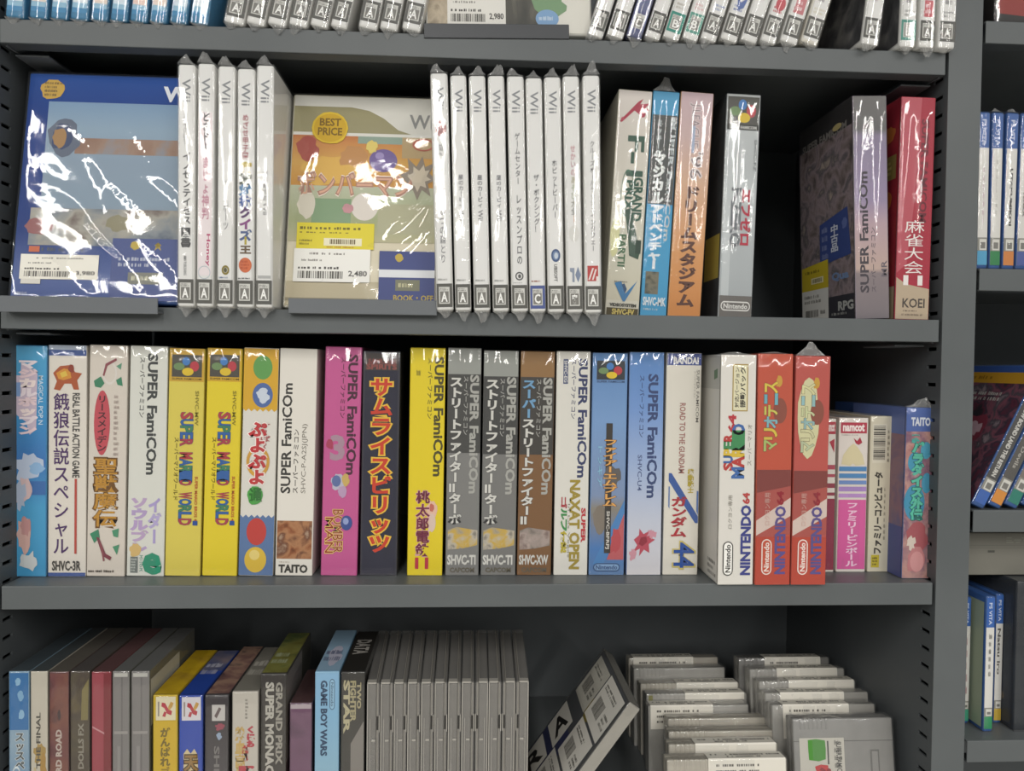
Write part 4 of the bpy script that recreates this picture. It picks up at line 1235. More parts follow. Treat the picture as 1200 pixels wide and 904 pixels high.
box2((1002.5, 1042.5, 998, 1039.6, 113), 'lilac-grey box lettered upward with dark picture on its side and stickers', '#8E8290', [
    ('field_print', [R(.02, .002, .98, .998, grad(((0, '#7C7478'), (.2, '#8A7E80'), (.22, '#C0A89E'), (.42, '#B8A0A8'), (.52, '#9A8CA8'), (.8, '#8E849A'), (.83, '#6E6C6C'), (1, '#787674')))),]),
    ('platform_print', [T(SF, .16, .34, .40, .88, '#3E363E', 90, .03), T(JS, .48, .59, .62, .88, '#5A5058', 90, .015), T('MR', .78, .74, .94, .81, '#6A6068', 90, .02)]),
], left=[
    ('side_print', [R(.01, .003, .99, .997, art(['#4A4244', '#7A6C6A', '#948488', '#5E585C', '#B0A094'], 60)), R(.01, .003, .99, .12, '#2E2B2C'), T('SUPER FAMICOM', .08, .09, .9, .125, '#7A7672', 0, .03), E(.66, .08, .82, .11, '#A89A6A'), R(.01, .88, .99, .997, '#35343A'), T('RPG', .72, .91, .97, .95, '#A8A8A4', 0, .05), LN(.6, .955, .97, .975, '#9A9A96', 1, 3), T('Qua', .62, .77, .9, .81, '#6E84A8', 0, .05)]),
    ('blue_patch', [PG([(.4, .52), (.9, .48), (.95, .70), (.4, .72)], '#3A4A82'), V('中古品', .6, .54, .74, .67, '#C8CCD8', .03), LN(.44, .53, .56, .7, '#7E88B0', 4, 5), BL(.8, .52, .9, .58, '#5E6CA0', 3)]),
    ('yellow_sticker', [PG([(.03, .71), (.55, .695), (.55, .83), (.03, .845)], '#BEA92C'), LN(.1, .725, .5, .75, '#6E6420', 1, 3), R(.22, .77, .46, .80, '#D8D0A8'), BC(.24, .775, .44, .795, '#6A6240', 14)], 'yellow discount sticker'),
    ('price_sticker', [R(.03, .83, .55, .985, '#D0CEC8'), LN(.08, .85, .5, .9, '#7A7872', 2, 4), BC(.1, .93, .36, .965, '#55534E', 16), LN(.4, .93, .52, .96, '#55534E', 1, 8)], 'white price sticker with a barcode'),
], zb=P, group=GC, wrap=dict(seed=34, jit=.8), Y=6, d=105, side='#4A4446')
box2((1047, 1089, 1056.5, 1097, 114), 'crimson box with white brush characters and beige foot, beside the post', '#A82038', [
    ('field_print', [R(.02, .003, .98, .82, '#A61F36'), PG([(.02, .003), (.6, .003), (.45, .5), (.3, .75), (.02, .79)], '#B8505C'), PG([(.02, .81), (.3, .84), (.98, .86), (.98, .997), (.02, .997)], '#B8A58C')]),
    ('platform_print', [T('SUPER FAMICOM', .62, .1, .82, .56, '#6A1626', -90, .03)]),
    ('title_print', [V('麻雀大会', .2, .55, .80, .795, '#ECE4E0', 0), T('Ⅱ', .22, .80, .78, .845, '#ECE4E0', 0, .0)]),
    ('maker_mark', [T('KOEI', .22, .905, .86, .945, '#4A4038', 0, .02), LN(.24, .955, .8, .965, '#6A5E50', 1, 3), LN(.2, .97, .86, .985, '#8A7A68', 1, 6)]),
], left=[('side_print', [R(.01, .003, .99, .997, art(['#6E1A26', '#8A2430', '#7A3A2A'], 22)), BL(.7, .1, .95, .2, '#A8602E', 3, .4), R(.72, .25, .96, .36, '#7A6A3A'), LN(.75, .27, .93, .34, '#B8A868', 3, 4), BL(.7, .4, .95, .5, '#A85A2A', 6, .4), R(.01, .85, .99, .997, '#9A8A72')])],
    zb=P, group=GC, wrap=dict(seed=35, jit=.9), Y=5, d=105, side='#7E1C2C')

# ------------------------------------------------------------------ bottom shelf
PB = -P
HAZE = clear(.16, .16, .25, 60, '#E6E6E4', '#9A9A98')
GL = 'clear-wrapped thin boxes in the corner of the bottom shelf'


def low(xs, y, label, col, front, top=(), group=GL, Y=2, d=104, h=None, wrap=None, topc=None, side=None, left=(), right=(), **kw):
    xl, xr = xs
    cx = (xl + xr) / 2
    z = zat(cx, y, Y)
    hh = z - PB
    a, b = xat(xl, Y, z), xat(xr, Y, z)
    pos = dict(X=(a + b) / 2, Y=Y, Z=PB + .05, w=b - a - .4, h=hh, roll=kw.pop('roll', 0.))
    if pos['roll']:
        pos['X'] -= hh * math.sin(pos['roll'])
        pos['Z'] += pos['w'] / 2 * abs(math.sin(pos['roll']))
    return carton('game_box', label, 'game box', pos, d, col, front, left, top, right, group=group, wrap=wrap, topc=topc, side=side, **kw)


HZ = clear(.045, .12, .3, 70, '#F8F8F6', '#A8A8A6')
low((10, 34.5), 787, 'thin box with blue upper half and pale lower half, first on the bottom shelf', '#7FA0BC', [
    ('field_print', [R(.04, .01, .96, .32, '#2A6CA8'), R(.04, .31, .96, .99, grad(((0, '#7EA0BE'), (.4, '#7A98B4'), (.5, '#8EA6BA'), (1, '#4E86B4')))), BL(.3, .03, .6, .08, '#8AB4D4', 3), BL(.4, .10, .75, .16, '#7AA8CC', 4), BL(.45, .2, .8, .26, '#8AB4D4', 5)]),
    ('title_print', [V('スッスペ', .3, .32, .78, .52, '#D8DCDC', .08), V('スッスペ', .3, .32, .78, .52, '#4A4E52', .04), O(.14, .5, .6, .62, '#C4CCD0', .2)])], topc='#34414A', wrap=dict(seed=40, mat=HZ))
low((35.5, 56), 787, 'thin white box with yellow-brown stain-like picture and small black title', '#C2BBAE', [
    ('picture_print', [BL(.1, .36, .95, .50, '#A88A4A', 3, .5), BL(.5, .42, .98, .64, '#A8823A', 4, .4), BL(.1, .5, .4, .6, '#C0B08A', 5, .4)]),
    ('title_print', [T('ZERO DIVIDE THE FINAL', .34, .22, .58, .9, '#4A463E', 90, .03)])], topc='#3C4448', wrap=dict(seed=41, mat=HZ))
low((57.5, 81), 787.5, 'thin maroon box with pale lettering running up its spine', '#5E3438', [
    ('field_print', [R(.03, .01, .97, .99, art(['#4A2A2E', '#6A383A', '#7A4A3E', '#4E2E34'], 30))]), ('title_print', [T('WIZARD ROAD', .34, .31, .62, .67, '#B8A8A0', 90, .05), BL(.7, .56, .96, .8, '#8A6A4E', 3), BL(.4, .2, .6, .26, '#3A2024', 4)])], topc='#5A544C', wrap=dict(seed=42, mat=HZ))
low((82, 105.5), 787, 'thin dark olive-brown box with grey lettering up its spine', '#4A4036', [
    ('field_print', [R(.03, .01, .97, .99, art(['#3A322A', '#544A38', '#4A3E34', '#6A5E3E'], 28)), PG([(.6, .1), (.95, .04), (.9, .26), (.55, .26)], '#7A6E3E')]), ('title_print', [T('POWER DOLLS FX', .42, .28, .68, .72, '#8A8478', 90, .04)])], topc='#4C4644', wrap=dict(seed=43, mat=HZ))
low((107, 130.5), 787.5, 'thin glossy crimson box, plain red spine', '#8A2434', [
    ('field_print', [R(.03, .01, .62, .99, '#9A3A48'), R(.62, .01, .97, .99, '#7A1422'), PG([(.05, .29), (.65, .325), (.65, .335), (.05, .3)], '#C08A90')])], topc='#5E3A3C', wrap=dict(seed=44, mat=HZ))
GCB = 'plain clear grey boxes beside the crimson one'
for i, (a, b) in enumerate(((131.5, 152), (153.5, 175.5))):
    low((a, b), 787, 'plain clear grey box, ' + ('nearer the crimson box' if i == 0 else 'nearer the yellow box, with a pale label on its side'), '#7E7A7A', [
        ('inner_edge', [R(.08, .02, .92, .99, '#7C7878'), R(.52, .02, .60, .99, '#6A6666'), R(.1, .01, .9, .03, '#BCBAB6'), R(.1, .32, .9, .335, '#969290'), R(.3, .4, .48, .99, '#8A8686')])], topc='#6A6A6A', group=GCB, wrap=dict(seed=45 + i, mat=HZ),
        side='#77776F', right=[('side_label', [R(.02, .05, .62, .30, '#DAD8CE')])] if i else ())

GK = 'small upright boxes in the middle left of the bottom shelf'
KM = [PG([(.3, .02), (.55, .035), (.7, .06), (.85, .085), (.7, .1), (.5, .075), (.38, .05)], '#A8323E'), PG([(.62, .03), (.85, .035), (.8, .055), (.65, .06)], '#B88A3A'), PG([(.5, .075), (.62, .08), (.55, .10), (.4, .1)], '#A8323E'), LN(.2, .02, .28, .1, '#6A5A56', 1, 3)]


def maker_square(bg):
    return [R(.12, .01, .92, .155, bg), PG([(.36, .045), (.5, .05), (.62, .085), (.78, .10), (.74, .125), (.58, .115), (.46, .08), (.34, .07)], '#A8323E'), PG([(.6, .08), (.72, .04), (.84, .05), (.78, .075), (.66, .095)], '#B8904A'), PG([(.46, .10), (.56, .105), (.5, .135), (.38, .13)], '#A8323E'), R(.2, .04, .26, .13, '#8A8078')]


low((179, 208.5), 815, 'small yellow box with red ribbon mark on white square', '#B89C14', [
    ('maker_mark', maker_square('#CFC6A8')), ('field_print', [R(.04, .16, .96, .99, '#BE9E0E')]), ('title_print', [V('がんばれ', .3, .2, .7, .44, '#6A5810', .05), V('ゴエモン外伝', .3, .44, .7, .85, '#8A7010', .03), BL(.3, .47, .75, .6, '#C89A6A', 5, .3)])],
    top=[('top_print', [R(.02, .02, .98, .98, art(['#A88A1A', '#B8981E', '#9A7A28'], 40))])], group=GK, d=100, wrap=dict(seed=48), Y=2)
low((209.5, 238), 815.5, 'small royal blue box with red ribbon mark on white square', '#20409A', [
    ('maker_mark', maker_square('#C8C4C8')), ('field_print', [R(.04, .16, .96, .99, '#22409C')]), ('title_print', [PG([(.2, .36), (.35, .33), (.5, .36), (.65, .33), (.8, .37), (.82, .6), (.2, .6)], '#C0B088'), V('天外', .22, .36, .8, .58, '#4A3A22', .1), V('天外', .22, .36, .8, .58, '#8A6A3A', .03)])],
    top=[('top_print', [R(.02, .5, .98, .98, '#24408E'), R(.02, .02, .98, .5, art(['#2A3A6A', '#5A5A6E', '#7A6A6A'], 40)), LN(.1, .3, .9, .6, '#A8A8B4', 2, 5)])], group=GK, d=100, wrap=dict(seed=49))
low((240, 268), 815, 'small grey-black box with white square and red star print', '#3E3A3C', [
    ('field_print', [R(.04, .02, .96, .99, grad(((0, '#3A3638'), (.3, '#4A4648'), (.6, '#3A3436'))))]), ('maker_mark', [R(.3, .06, .86, .16, '#B4B0AC'), PG([(.4, .13), (.6, .075), (.7, .085), (.5, .145)], '#5A4A4A'), BL(.4, .165, .88, .225, '#8A3A4A', 3, .5), BL(.45, .23, .75, .28, '#8A9AB0', 4, .5)]), ('title_print', [T('SHINOBI', .4, .32, .62, .75, '#6E6A68', -90, .03)])],
    top=[('top_print', [R(.02, .02, .98, .98, art(['#3A2E30', '#6A4E4A', '#8A6E5E', '#3E3638'], 50))])], group=GK, d=110, wrap=dict(seed=50))
low((272, 303), 811, 'small white box with blurred red and gold lettering', '#B5AFA4', [
    ('title_print', [LN(.5, .04, .62, .17, '#7A766E', 6, 3), V('熱血高校', .12, .215, .5, .55, '#B89A5A', .06), V('くにお', .55, .21, .88, .34, '#A83240', .08), V('部', .4, .33, .7, .42, '#A83A34', .08), V('野球', .25, .45, .85, .62, '#A83A44', .06)])], top=[('top_print', [R(.02, .02, .98, .98, '#7E7A70'), LN(.1, .3, .9, .7, '#A8A49A', 2, 5)])], group=GK, d=100, wrap=dict(seed=51))
low((305.5, 336), 790, 'taller dark box with slanted white lettering and green top', '#332F2A', [
    ('field_print', [R(.03, .01, .97, .99, grad(((0, '#4E4A46'), (.4, '#3E3A36'), (.7, '#332E2A'))))]), ('title_print', [T('SUPER MONACO', .2, .05, .5, .62, '#A8A49A', -90, .06), T('GRAND PRIX', .6, .05, .84, .5, '#8E8A80', -90, .04)])],
    top=[('top_print', [R(.02, .02, .98, .98, art(['#3E4A22', '#6E6A2A', '#7A7A3A', '#4A5A2E'], 40)), LN(.1, .5, .9, .8, '#A0A888', 2, 4)])],
    right=[('side_print', [R(.0, .01, .6, .5, '#8A8078'), R(.0, .5, .99, .99, '#4E3A3E')])], group=GK, d=98, wrap=dict(seed=52), Y=4, side='#4A4436')
low((339.5, 366), 824, 'low purple-brown box wedged before the pale blue one', '#573C50', [
    ('field_print', [R(.03, .04, .97, .99, art(['#4A3244', '#6A4A60', '#5A3E50'], 26)), R(.03, .01, .97, .04, '#A89CA0')])], topc='#4A2E2E', group=GK, d=70, wrap=dict(seed=53), Y=3)
low((369, 398), 787.5, 'pale blue box with oval maker mark and dark diagonal lettering', '#7FA6C0', [
    ('field_print', [R(.03, .01, .97, .99, grad(((0, '#9AA89A'), (.3, '#8AAABA'), (.6, '#80A8C4'), (1, '#84A8C8'))))]), ('maker_mark', [PG(pill(.6, .04, .82, .21, .2), '#4E6478'), PG(pill(.63, .045, .79, .205, .2), '#8CB0C8'), T('Nintendo', .66, .06, .76, .19, '#4E6478', -90, .02)]), ('title_print', [T('GAME BOY WARS', .25, .05, .5, .46, '#3A4A60', -90, .05)])],
    top=[('top_print', [R(.02, .02, .98, .98, grad(((0, '#7E98AC'), (1, '#7E98AC')))), BL(.1, .4, .9, .9, '#A8A8B8', 4, .5), LN(.1, .5, .9, .8, '#5A6078', 2, 5)])], group=GK, d=100, Y=2)
low((399.5, 428), 788, 'black box with slanted pale lettering and a white lower panel', '#2E2C28', [
    ('field_print', [R(.03, .01, .97, .99, '#33302B'), PG([(.03, .42), (.4, .40), (.97, .27), (.97, .99), (.03, .99)], '#77726C'), R(.03, .4, .42, .56, '#35332E'), R(.03, .56, .55, .99, '#BDB8B0')]), ('title_print', [T('STAR', .12, .05, .36, .33, '#A8A080', -90, .07), T('FIGHTER', .4, .05, .62, .27, '#98906E', -90, .07), T('TWO', .68, .06, .84, .2, '#98906E', -90, .05)])],
    top=[('top_print', [R(.02, .02, .98, .98, '#24221F'), T('DATA', .2, .25, .8, .6, '#8E8A84', -90, .04)])], group=GK, d=98, Y=2, wrap=dict(seed=54))

# jewel cases: clear lid and base round a grey tray
GJ = 'row of twelve clear empty disc cases'
JC = clear(.20, .14, .22, 50, '#EEECE8', '#A8A7A5')
JT = coat('#787674', '#807E7B', 40, .35, .05)
JG = paint('#98948D', .2, 0, .7)
JD = paint('#302E2B', .5)
JL = paint('#A09C94', .25, 0, .6)
ordw = ['first', 'second', 'third', 'fourth', 'fifth', 'sixth', 'seventh', 'eighth', 'ninth', 'tenth', 'eleventh', 'last']
for i in range(12):
    xa = 430 + i * 15.85
    flip = i in (8, 10, 11)
    z = zat(525, 799.3, 0)
    a = xat(xa, 0, z)
    b = xat(xa + 15.6, 0, z)
    h = z - PB
    wd = b - a
    r = thing('disc_case', 'clear empty disc case, %s in the row counted from the %s' % (ordw[i] if i < 11 else 'last', 'black box'), 'disc case', ((a + b) / 2, 0, PB + .05), GJ, (0, 0, math.radians(-.35 * i + 2.2)))
    sx = -1 if flip else 1
    hw = wd / 2

    def bx(mb, x0, x1, *q):
        x0, x1 = (x0, x1) if sx > 0 else (-x1, -x0)
        mb.box(x0, x1, *q)
    mb = MB()
    bx(mb, -hw + .5, hw - .5, 1.0, 122, 1.5, h - 2.2, JT, .4)
    mb.build('disc_tray', r)
    mb = MB()
    bx(mb, -hw, hw - 3.2, 0, 125, 0, h, JC, .5, 1)
    mb.build('case_base', r)
    mb = MB()
    bx(mb, hw - 3.0, hw - .15, 0, 125, 0, h - .4, JC, .5, 1)
    bx(mb, hw - 2.6, hw - 1.6, .4, 124, .6, h - 1.0, JG)
    mb.build('case_lid', r)
    mb = MB()
    bx(mb, hw - 2.7, hw - .9, -.25, 1, h - 39, h - 28, JD)
    bx(mb, hw - 1.0, hw - .3, -.3, 1, h - 41, h - 27, JL)
    bx(mb, -hw + 4, -hw + 7, -.35, .2, h - 48.5, h - 47, JL)  # short pale bar standing in for a small highlight
    mb.build('hinge_notch_glint', r)
    mb = MB()
    bx(mb, -hw + .3, -hw + 1.0, -.3, .2, 0, h - .5, JL)
    bx(mb, -hw + .5, hw - 3.4, -.3, 6, h - 1.2, h + .1, JL)
    bx(mb, hw - 3.3, hw - 2.9, -.3, 124, h - 1, h + .15, JL)
    bx(mb, -hw + 2.6, -hw + 3.1, -.2, .2, 0, h - 30, JG)
    mb.build('rim', r)

# case toppled against the cartridges
z = zat(749, 830, 3)
th = math.radians(36)
xt = xat(749, 3, z)
hh = (z - PB) / math.cos(th) - 3
r = thing('leaning_disc_case', 'clear disc case slumped sideways against the cartridges, covered in price stickers', 'disc case', (xt - (z - PB) * math.tan(th) - 2, 3, PB + 4.2), None, (0, th, 0))
cw = 11.
mb = MB()
mb.box(-cw / 2 + 1, cw / 2 - 1, 1.5, 120, 1.5, hh - 1.5, coat('#4E5058', '#5C5C60', 30, .4, .05), .4)
mb.build('disc_tray', r)
mb = MB()
mb.box(-cw / 2, cw / 2, 0, 124, 0, hh, JC, .6, 1)
mb.build('case_base', r)
mb = MB()
mb.box(-cw / 2 + .4, cw / 2 - .4, -.3, .3, 1, hh - .5, JG)
mb.box(-cw / 2 + .4, cw / 2 - .4, 0, 122, hh - .2, hh + .3, JG)
mb.build('rim', r)
ink = Ink(r, cw, 124, hh, .1)
ink.put('left', 'cover_sheet', [R(.02, .01, .97, .99, '#55575C'), R(.02, .5, .55, .99, '#2B3266'), BL(.42, .20, .66, .36, '#8E7E2C', 4, .1), LN(.1, .7, .2, .9, '#5A629A', 3, 3)])


def lay_tag(u0, v0, u1, v1, seed, mark=None):
    e = [R(u0, v0, u1, v1, '#D6D2C8')]
    du, dv = u1 - u0, v1 - v0
    if mark:
        e.append(T(mark, u0 + du * .2, v0 + dv * .2, u0 + du * .8, v0 + dv * .8, '#1E1C1A', 90, .03))
    else:
        e += [BC(u0 + du * .12, v0 + dv * .45, u0 + du * .55, v0 + dv * .8, '#5A5852', 20), LN(u0 + du * .1, v0 + dv * .15, u0 + du * .9, v0 + dv * .3, '#5A5852', 2, seed), LN(u0 + du * .66, v0 + dv * .5, u0 + du * .92, v0 + dv * .8, '#5A5852', 3, seed + 1)]
    return e


for nm, bb in (('a', (.06, .04, .46, .34, 3, None)), ('b', (.48, .03, .96, .33, 5, None)), ('c', (.04, .44, .40, .66, 7, 'A')), ('d', (.50, .35, .95, .62, 9, None)), ('e', (.42, .64, .9, .9, 11, None)), ('f', (.05, .72, .40, .97, 13, 'R'))):
    ink.put('left', 'price_sticker', lay_tag(*bb))
film(r, cw, 124, hh, seed=58, mat=HZ)

# ------------------------------------------------------------------ cartridges
SHELL = coat('#97948D', '#9F9C95', 60, .45, .1)
SHELLW = coat('#A49D90', '#ACA698', 60, .45, .1)
SHELLD = coat('#6E6C67', '#787570', 60, .45, .1)


def cartridge(label, xl, xr, y, Y, tilt, group, mat=SHELL, tag=None, th=17, seed=1, front=(), ridges=True, groove=False, wmax=None):
    z = zat((xl + xr) / 2, y, Y)
    a, b = xat(xl, Y, z), xat(xr, Y, z)
    t = math.radians(tilt)
    h = (z - PB) / math.cos(t) - .3
    w = b - a - 1.2
    r = thing('game_cartridge', label, 'cartridge', ((a + b) / 2, Y - h * math.sin(t), PB + .2), group, (-t, 0, 0))
    mb = MB()
    mb.box(-w / 2, w / 2, 0, th * .48, 0, h, mat, 1.6, 3)
    mb.build('front_shell', r, True)
    mb = MB()
    mb.box(-w / 2, w / 2, th * .52, th, 0, h - .4, mat, 1.6, 3)
    mb.box(-w / 2 + 2, w / 2 - 2, th * .4, th * .6, 2, h - 2, SHELLD)
    mb.build('rear_shell', r, True)
    if ridges:
        for k in range(7):
            mb = MB()
            xx = -w / 2 + 6 + k * (w * .3 / 7)
            mb.box(xx, xx + w * .3 / 7 * .45, -.35, th * .46, h - 9, h + .35, mat, .2)
            mb.build('grip_ridge', r)
    ink = Ink(r, w, th, h, .4)
    for s in front:
        ink.put('front', s[0], s[1])
    if groove:
        mb = MB()
        mb.box(w * .26, w * .35, -.3, .4, 0, h - 27, paint('#6A6864'), .2)
        mb.box(w * .275, w * .335, -.5, .4, 0, h - 28.5, paint('#8A8884'), .2)
        mb.build('groove', r)
        mb = MB()
        mb.box(-w / 2 + .2, w / 2 - .2, -.12, .3, h - 19.6, h - 19, paint('#5E5C58'))
        mb.build('seam', r)
    if tag:
        u0, u1, drop, col = tag
        mb = MB()
        x0, x1 = -w / 2 + u0 * w, -w / 2 + u1 * w
        mb.add([(x0, th * .8, h + .75), (x1, th * .8, h + .75), (x1, -.1, h + .75), (x0, -.1, h + .75), (x1, -.75, h - .6), (x0, -.75, h - .6), (x1, -.75, h - drop), (x0, -.75, h - drop)],
               [(0, 1, 2, 3), (3, 2, 4, 5), (5, 4, 6, 7)], col)
        for q, (yy0, yy1, xa, xb) in enumerate(((.58, .42, .06, .16), (.58, .42, .26, .95), (.30, .16, .26, .7))):
            rr = random.Random(seed * 9 + q)
            xx = x0 + (x1 - x0) * xa
            while xx < x0 + (x1 - x0) * xb:
                wv = rr.uniform(.8, 2.2)
                mb.add([(xx, th * yy0, h + .82), (xx + wv, th * yy0, h + .82), (xx + wv, th * yy1, h + .82), (xx, th * yy1, h + .82)], [(0, 1, 2, 3)], '#5E5A54')
                xx += wv + rr.choice((.5, .5, .9, 3))
        if drop > 12:
            for q in range(3):
                rr = random.Random(seed * 5 + q)
                xx = x0 + (x1 - x0) * .1
                while xx < x0 + (x1 - x0) * rr.uniform(.6, .95):
                    wv = rr.uniform(.8, 2)
                    zz = h - 4 - q * 5
                    mb.add([(xx, -.82, zz), (xx + wv, -.82, zz), (xx + wv, -.82, zz - 2), (xx, -.82, zz - 2)], [(0, 1, 2, 3)], '#5E5A54')
                    xx += wv + rr.choice((.5, .5, .9, 3))
        mb.build('price_sticker', r)
    film(r, w, th, h, seed=200 + seed, off=.5, jit=.5, mat=clear(.06, .1, .4, 60))
    return r


G3 = 'filed grey cartridges in the nearer stack by the slumped case'
G4 = 'filed grey cartridges in the stack by the post'
LW = '#DCD7CB'
carts_l = [
    (736, 842, 771, 200, .05, .72, 16, SHELLW, 'rearmost of its stack, wide white sticker over its top'),
    (742, 850, 783, 180, None, None, 0, SHELL, 'second from the rear of its stack, without a sticker'),
    (750, 867, 801, 160, .36, .98, 9, SHELLW, 'with pinkish-edged sticker, third from the rear of its stack'),
    (757, 876, 813, 140, .38, .97, 6, SHELL, 'with long thin white sticker, fourth from the rear of its stack'),
    (759, 878, 827, 120, .02, .64, 22, SHELL, 'with sticker folded down its corner, mid stack'),
    (782, 898, 842, 98, None, None, 0, SHELLW, 'bare topped with faint moulded word, behind the green-cornered stickers'),
    (783, 916, 857, 76, None, None, 0, SHELLW, 'bare topped, just before the first green-cornered sticker'),
    (783, 912, 872, 54, .24, .98, 9, SHELLW, 'with green-cornered sticker and yellowish shell, second from the front'),
    (781, 923, 890, 31, .34, .985, 40, SHELLW, 'frontmost of its stack, big white sticker down its face'),
]
for i, (xl, xr, y, Y, u0, u1, drop, m, wh) in enumerate(carts_l):
    cartridge('grey cartridge ' + wh, xl, xr, y, Y, 6, G3, m, (u0, u1, drop, LW) if u0 is not None else None, seed=i + 1,
              front=[('moulded_word', [T('Nintendo', .4, .02, .62, .06, '#A8A49A', 0, .02)])] if i == 5 else [('corner_mark', [PG([(.02, .02), (.06, .02), (.06, .2), (.02, .2)], '#7E7A3A')])] if i in (3, 4) else ())
carts_r = [
    (865, 972, 771, 162, .28, .9, 14, SHELLD, 'rearmost by the post, dull top with a greyish sticker'),
    (878, 990, 784, 141, .28, .92, 8, SHELL, 'second from the rear by the post, sticker edge only'),
    (889, 1003, 798, 120, .30, .98, 12, SHELL, 'with clean white sticker, third from the rear by the post'),
    (896, 1018, 812, 99, .14, .76, 10, SHELL, 'with sticker right behind the labelled front one\'s neighbour'),
    (904, 1026, 826, 78, .10, .74, 30, SHELL, 'with tall sticker, directly behind the labelled front cartridge'),
]
for i, (xl, xr, y, Y, u0, u1, drop, m, wh) in enumerate(carts_r):
    cartridge('grey cartridge ' + wh, xl, xr, y, Y, 8, G4, m, (u0, u1, drop, LW), seed=i + 20)
cartridge('grey cartridge facing out with red and green printed label and a long groove', 928, 1046, 842, 45, 9, G4, coat('#85837F', '#8B8985', 60, .4, .08), None, seed=30, groove=True, front=[
    ('paper_label', [R(.055, .19, .50, .998, '#BDB9AE'), R(.33, .22, .345, .45, '#4A4844'), LN(.4, .2, .48, .5, '#5A5852', 4, 3), T('SUPER FAMICOM', .42, .23, .47, .6, '#4A4844', -90, .02)]),
    ('title_print', [PG([(.14, .21), (.22, .20), (.31, .215), (.315, .30), (.31, .40), (.24, .42), (.145, .405), (.14, .30)], '#4C8A38'), E(.10, .52, .35, .90, '#B8924A'), E(.15, .60, .31, .82, '#BDB9AE'), O(.16, .6, .3, .82, '#7A4A6A', .2), PG([(.20, .47), (.26, .45), (.33, .46), (.34, .6), (.38, .72), (.40, .95), (.26, .95), (.29, .75), (.24, .62)], '#B8383A'), V('ぷよ', .2, .46, .36, .9, '#8A2A30', .04), LN(.36, .55, .4, .95, '#45423E', 2, 6)]),
])

# ------------------------------------------------------------------ the next bay beyond the post
GV = 'upright handheld cases in the next bay'
BLU = '#3A5E9E'


def hand_case(label, pos, group, foot, top=BLU, sheet='#D6D4CE', title=None, seed=0, d=104, left=(), badge_at=.80):
    root = thing('handheld_game_case', label, 'game case', (pos['X'], pos['Y'], pos['Z']), group, (0, pos['roll'], 0))
    w, h = pos['w'], pos['h']
    mb = MB()
    mb.box(-w / 2, w / 2, 0, d, 0, h, '#2F5590', 1.6, 2)
    mb.build('case_shell', root, True)
    ink = Ink(root, w, d, h, .05)
    ink.put('front', 'spine_sheet', [R(.08, .03, .92, .975, sheet), R(.08, .012, .92, .23, top), T('PS VITA', .34, .05, .66, .21, '#C8D0E0', -90, .02)])
    ink.put('front', 'title_print', [title or LN(.4, .3, .65, .7, '#7A7874', 9, seed)])
    ink.put('front', 'rating_badge', [R(.08, badge_at, .92, .885, '#8A8880'), R(.25, badge_at + .01, .86, .88, '#D0CEC6'), R(.35, badge_at + .03, .76, .87, '#77756F'), R(.08, .885, .92, .975, foot)])
    for s in left:
        ink.put('left', s[0], s[1])
    film(root, w, d, h, seed=300 + seed, ear=3 if seed in (2, 3) else 0, jit=.9)
    return root


hv = [(1143, 1157.5, 1147, 1161.5, 127, '#4E9AC0', 'white handheld case with sky blue foot, closest to the post', LN(.45, .34, .62, .72, '#B89AA8', 7, 1)),
      (1158.5, 1172, 1162.5, 1178, 125, '#2E7E4A', 'white handheld case with green foot', LN(.45, .3, .6, .66, '#8A8880', 8, 2)),
      (1173.5, 1188.5, 1180, 1195.5, 126, '#C87E3E', 'white handheld case with orange foot and bold black title', T('UTAKUMIKOI', .42, .36, .62, .72, '#3A3834', -90, .05)),
      (1189.5, 1204, 1196.5, 1212, 127, '#4A5A96', 'white handheld case with violet-blue foot, cut by the picture edge', T('TENKA', .4, .5, .6, .66, '#4A4844', -90, .02))]
for i, (a, b, c, d_, yt, ft, lb, tt) in enumerate(hv):
    hand_case(lb, stand_at(a, b, c, d_, yt, 2, 264.35, 131), GV, ft, title=tt, seed=i + 1)

# leaning ones and a face-out case behind them
GW = 'leaning handheld cases in the next bay'
hl = [(805.7, 26, '#3E62A8', 'dark spined handheld case leaning nearest the post, yellow band and rosy picture on its cover', '#4A4846', T('SNOW BOUND LAND THE RETURN', .38, .26, .68, .78, '#C8C6C0', -90, .05)),
      (820.2, 26, '#D08A3A', 'dark spined handheld case with orange foot, leaning', '#55524E', T('Dance with Devils', .4, .26, .68, .72, '#A8A49C', -90, .02)),
      (834.8, 26, '#2E7A6A', 'grey and white handheld case with teal foot, leaning', '#77706A', LN(.4, .2, .65, .5, '#4A3A3A', 6, 3)),
      (849.6, 26, '#5A8A7A', 'pale handheld case with black and white title, leaning last', '#BDB9B2', T('RPG', .35, .55, .7, .75, '#2E2C2A', -90, .05))]
for i, (x, ln_, ft, lb, sh, tt) in enumerate(hl):
    t = math.radians(ln_)
    hand_case(lb, dict(X=x, Y=2, Z=61.45 + 5.9 * math.sin(t), w=11.8, h=131, roll=t), GW, ft, sheet=sh, title=tt, seed=10 + i, top='#4A66A8',
              left=[('cover_sheet', [R(.01, .13, .99, .99, art(['#2E2A30', '#5E2E3E', '#3A3440', '#7A4A58', '#45424A', '#8A7A80'], 55)), R(.01, .01, .99, .06, '#34508E'), R(.01, .058, .99, .14, '#B88A28'), LN(.05, .075, .7, .12, '#8A6418', 1, 3)]),
                    ('cover_picture', [LN(.3, .2, .8, .28, '#A8A4A0', 2, 5), BL(.4, .34, .8, .6, '#7A3444', 6, .5), BL(.5, .42, .7, .55, '#B89AA4', 7, .6), BL(.25, .7, .5, .82, '#8A8684', 8, .4)])] if i == 0 else ())
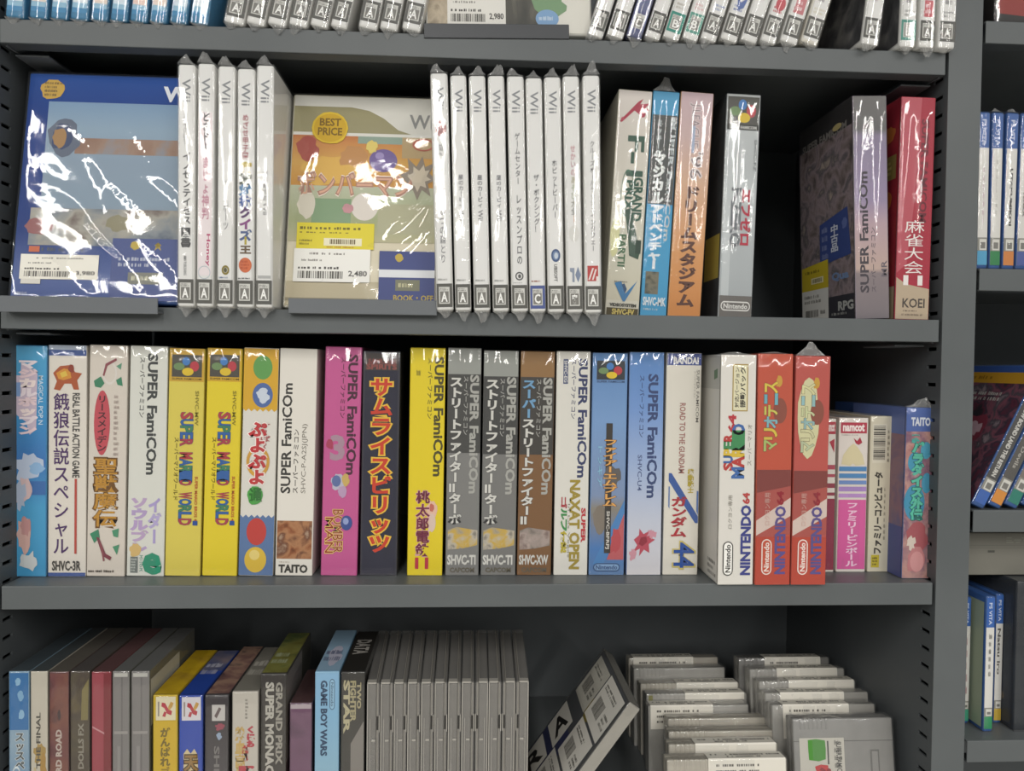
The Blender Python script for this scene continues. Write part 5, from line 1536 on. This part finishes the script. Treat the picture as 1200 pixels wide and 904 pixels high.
# lowest visible shelf of the next bay
GX = 'blue-topped cases on the lowest shelf of the next bay'
zb = -134.85
for i, (a, b, yt, ft, lb, tt) in enumerate((
        (1126, 1134.5, 700, '#3E9A7A', 'blue-topped case with pinkish spine half hidden by the post', LN(.4, .3, .7, .78, '#A87A80', 5, 1)),
        (1151.5, 1163, 699, '#2E8A5A', 'blue-topped case with green foot and pale green side', LN(.4, .27, .7, .6, '#6A6A64', 6, 2)),
        (1163.5, 1173, 696, '#C8A83A', 'blue-topped case with yellow foot and script title', T('Natsu iro', .3, .27, .65, .62, '#4A4640', -90, .03)))):
    Yf = 14 if i == 1 else 30
    z = zat((a + b) / 2, yt, Yf)
    xa, xb_ = xat(a, Yf, zb), xat(b, Yf, zb)
    hand_case(lb, dict(X=(xa + xb_) / 2, Y=Yf, Z=zb, w=max(7.5, xb_ - xa - .4), h=z - zb, roll=.0), GX, ft, top='#2E5EA8', title=tt, seed=20 + i, badge_at=.82,
              left=[('side_sheet', [R(.02, .05, .98, .97, '#9AA68E'), R(.1, .38, .5, .58, '#8A4A4A'), BC(.1, .66, .8, .72, '#4A5048', 20), BC(.3, .8, .7, .93, '#3E443E', 16), LN(.1, .2, .8, .34, '#7A8472', 4, 3)])] if i == 1 else ())
dk = thing('dark_clear_case', 'big dark see-through case standing at the picture edge, lowest shelf of the next bay', 'game case', (898, 14, zb))
mb = MB()
mb.box(-46, 46, 2, 118, 0, 131.5, art(['#23282D', '#2C3238', '#1D2024'], 18), 1.5, 2)
mb.build('case_shell', dk, True)
film(dk, 92, 118, 131.8, seed=44, mat=clear(.10, .35, .3, 60, '#F0F0F0', '#7E8084'))
ink = Ink(dk, 92, 120, 131.5, .06)
ink.put('left', 'side_sheet', [R(.04, .05, .96, .97, art(['#262C34', '#343C46', '#2C2C30'], 24)), R(.06, .04, .96, .1, '#2E3338'), BL(.6, .74, .9, .88, '#6A5A3A', 3), LN(.3, .2, .8, .6, '#565E66', 10, 3)])
cb = thing('grey_carton', 'pale grey carton with faint ruled print lying across the dark case', 'carton', (915, 30, zb + 132.9), None, (0, 0, 0))
mb = MB()
mb.box(-105, 105, 0, 120, 0, 38, coat('#6E6C64', '#77756C', 8, .6, .05), 1, 2)
mb.build('carton', cb)
ink = Ink(cb, 210, 120, 38, .06)
ink.put('front', 'ruled_print', [R(.02, .3, .98, .31, '#5E5E58'), R(.02, .36, .98, .365, '#5E5E58'), R(.12, .42, .15, .47, '#4A4A44'), LN(.2, .1, .9, .26, '#7A7A70', 3, 3)])
rb = thing('red_black_case', 'red and black wrapped case on the uppermost shelf of the next bay', 'game case', (880, 6, 469.1), None, (0, 0, 0))
mb = MB()
mb.box(-68, 68, 0, 90, 0, 40, '#26211F', 2, 2)
mb.build('case_shell', rb, True)
ink = Ink(rb, 136, 90, 40, .06)
ink.put('front', 'cover_sheet', [PG([(.02, .05), (.4, .05), (.2, .8), (.02, .75)], '#8E2E26'), PG([(.5, .05), (.98, .05), (.98, .9), (.3, .9)], '#2E2826')])
film(rb, 136, 90, 40, seed=45, jit=1.5)

bpy.data.objects.remove(_to)
bpy.data.curves.remove(_tc)
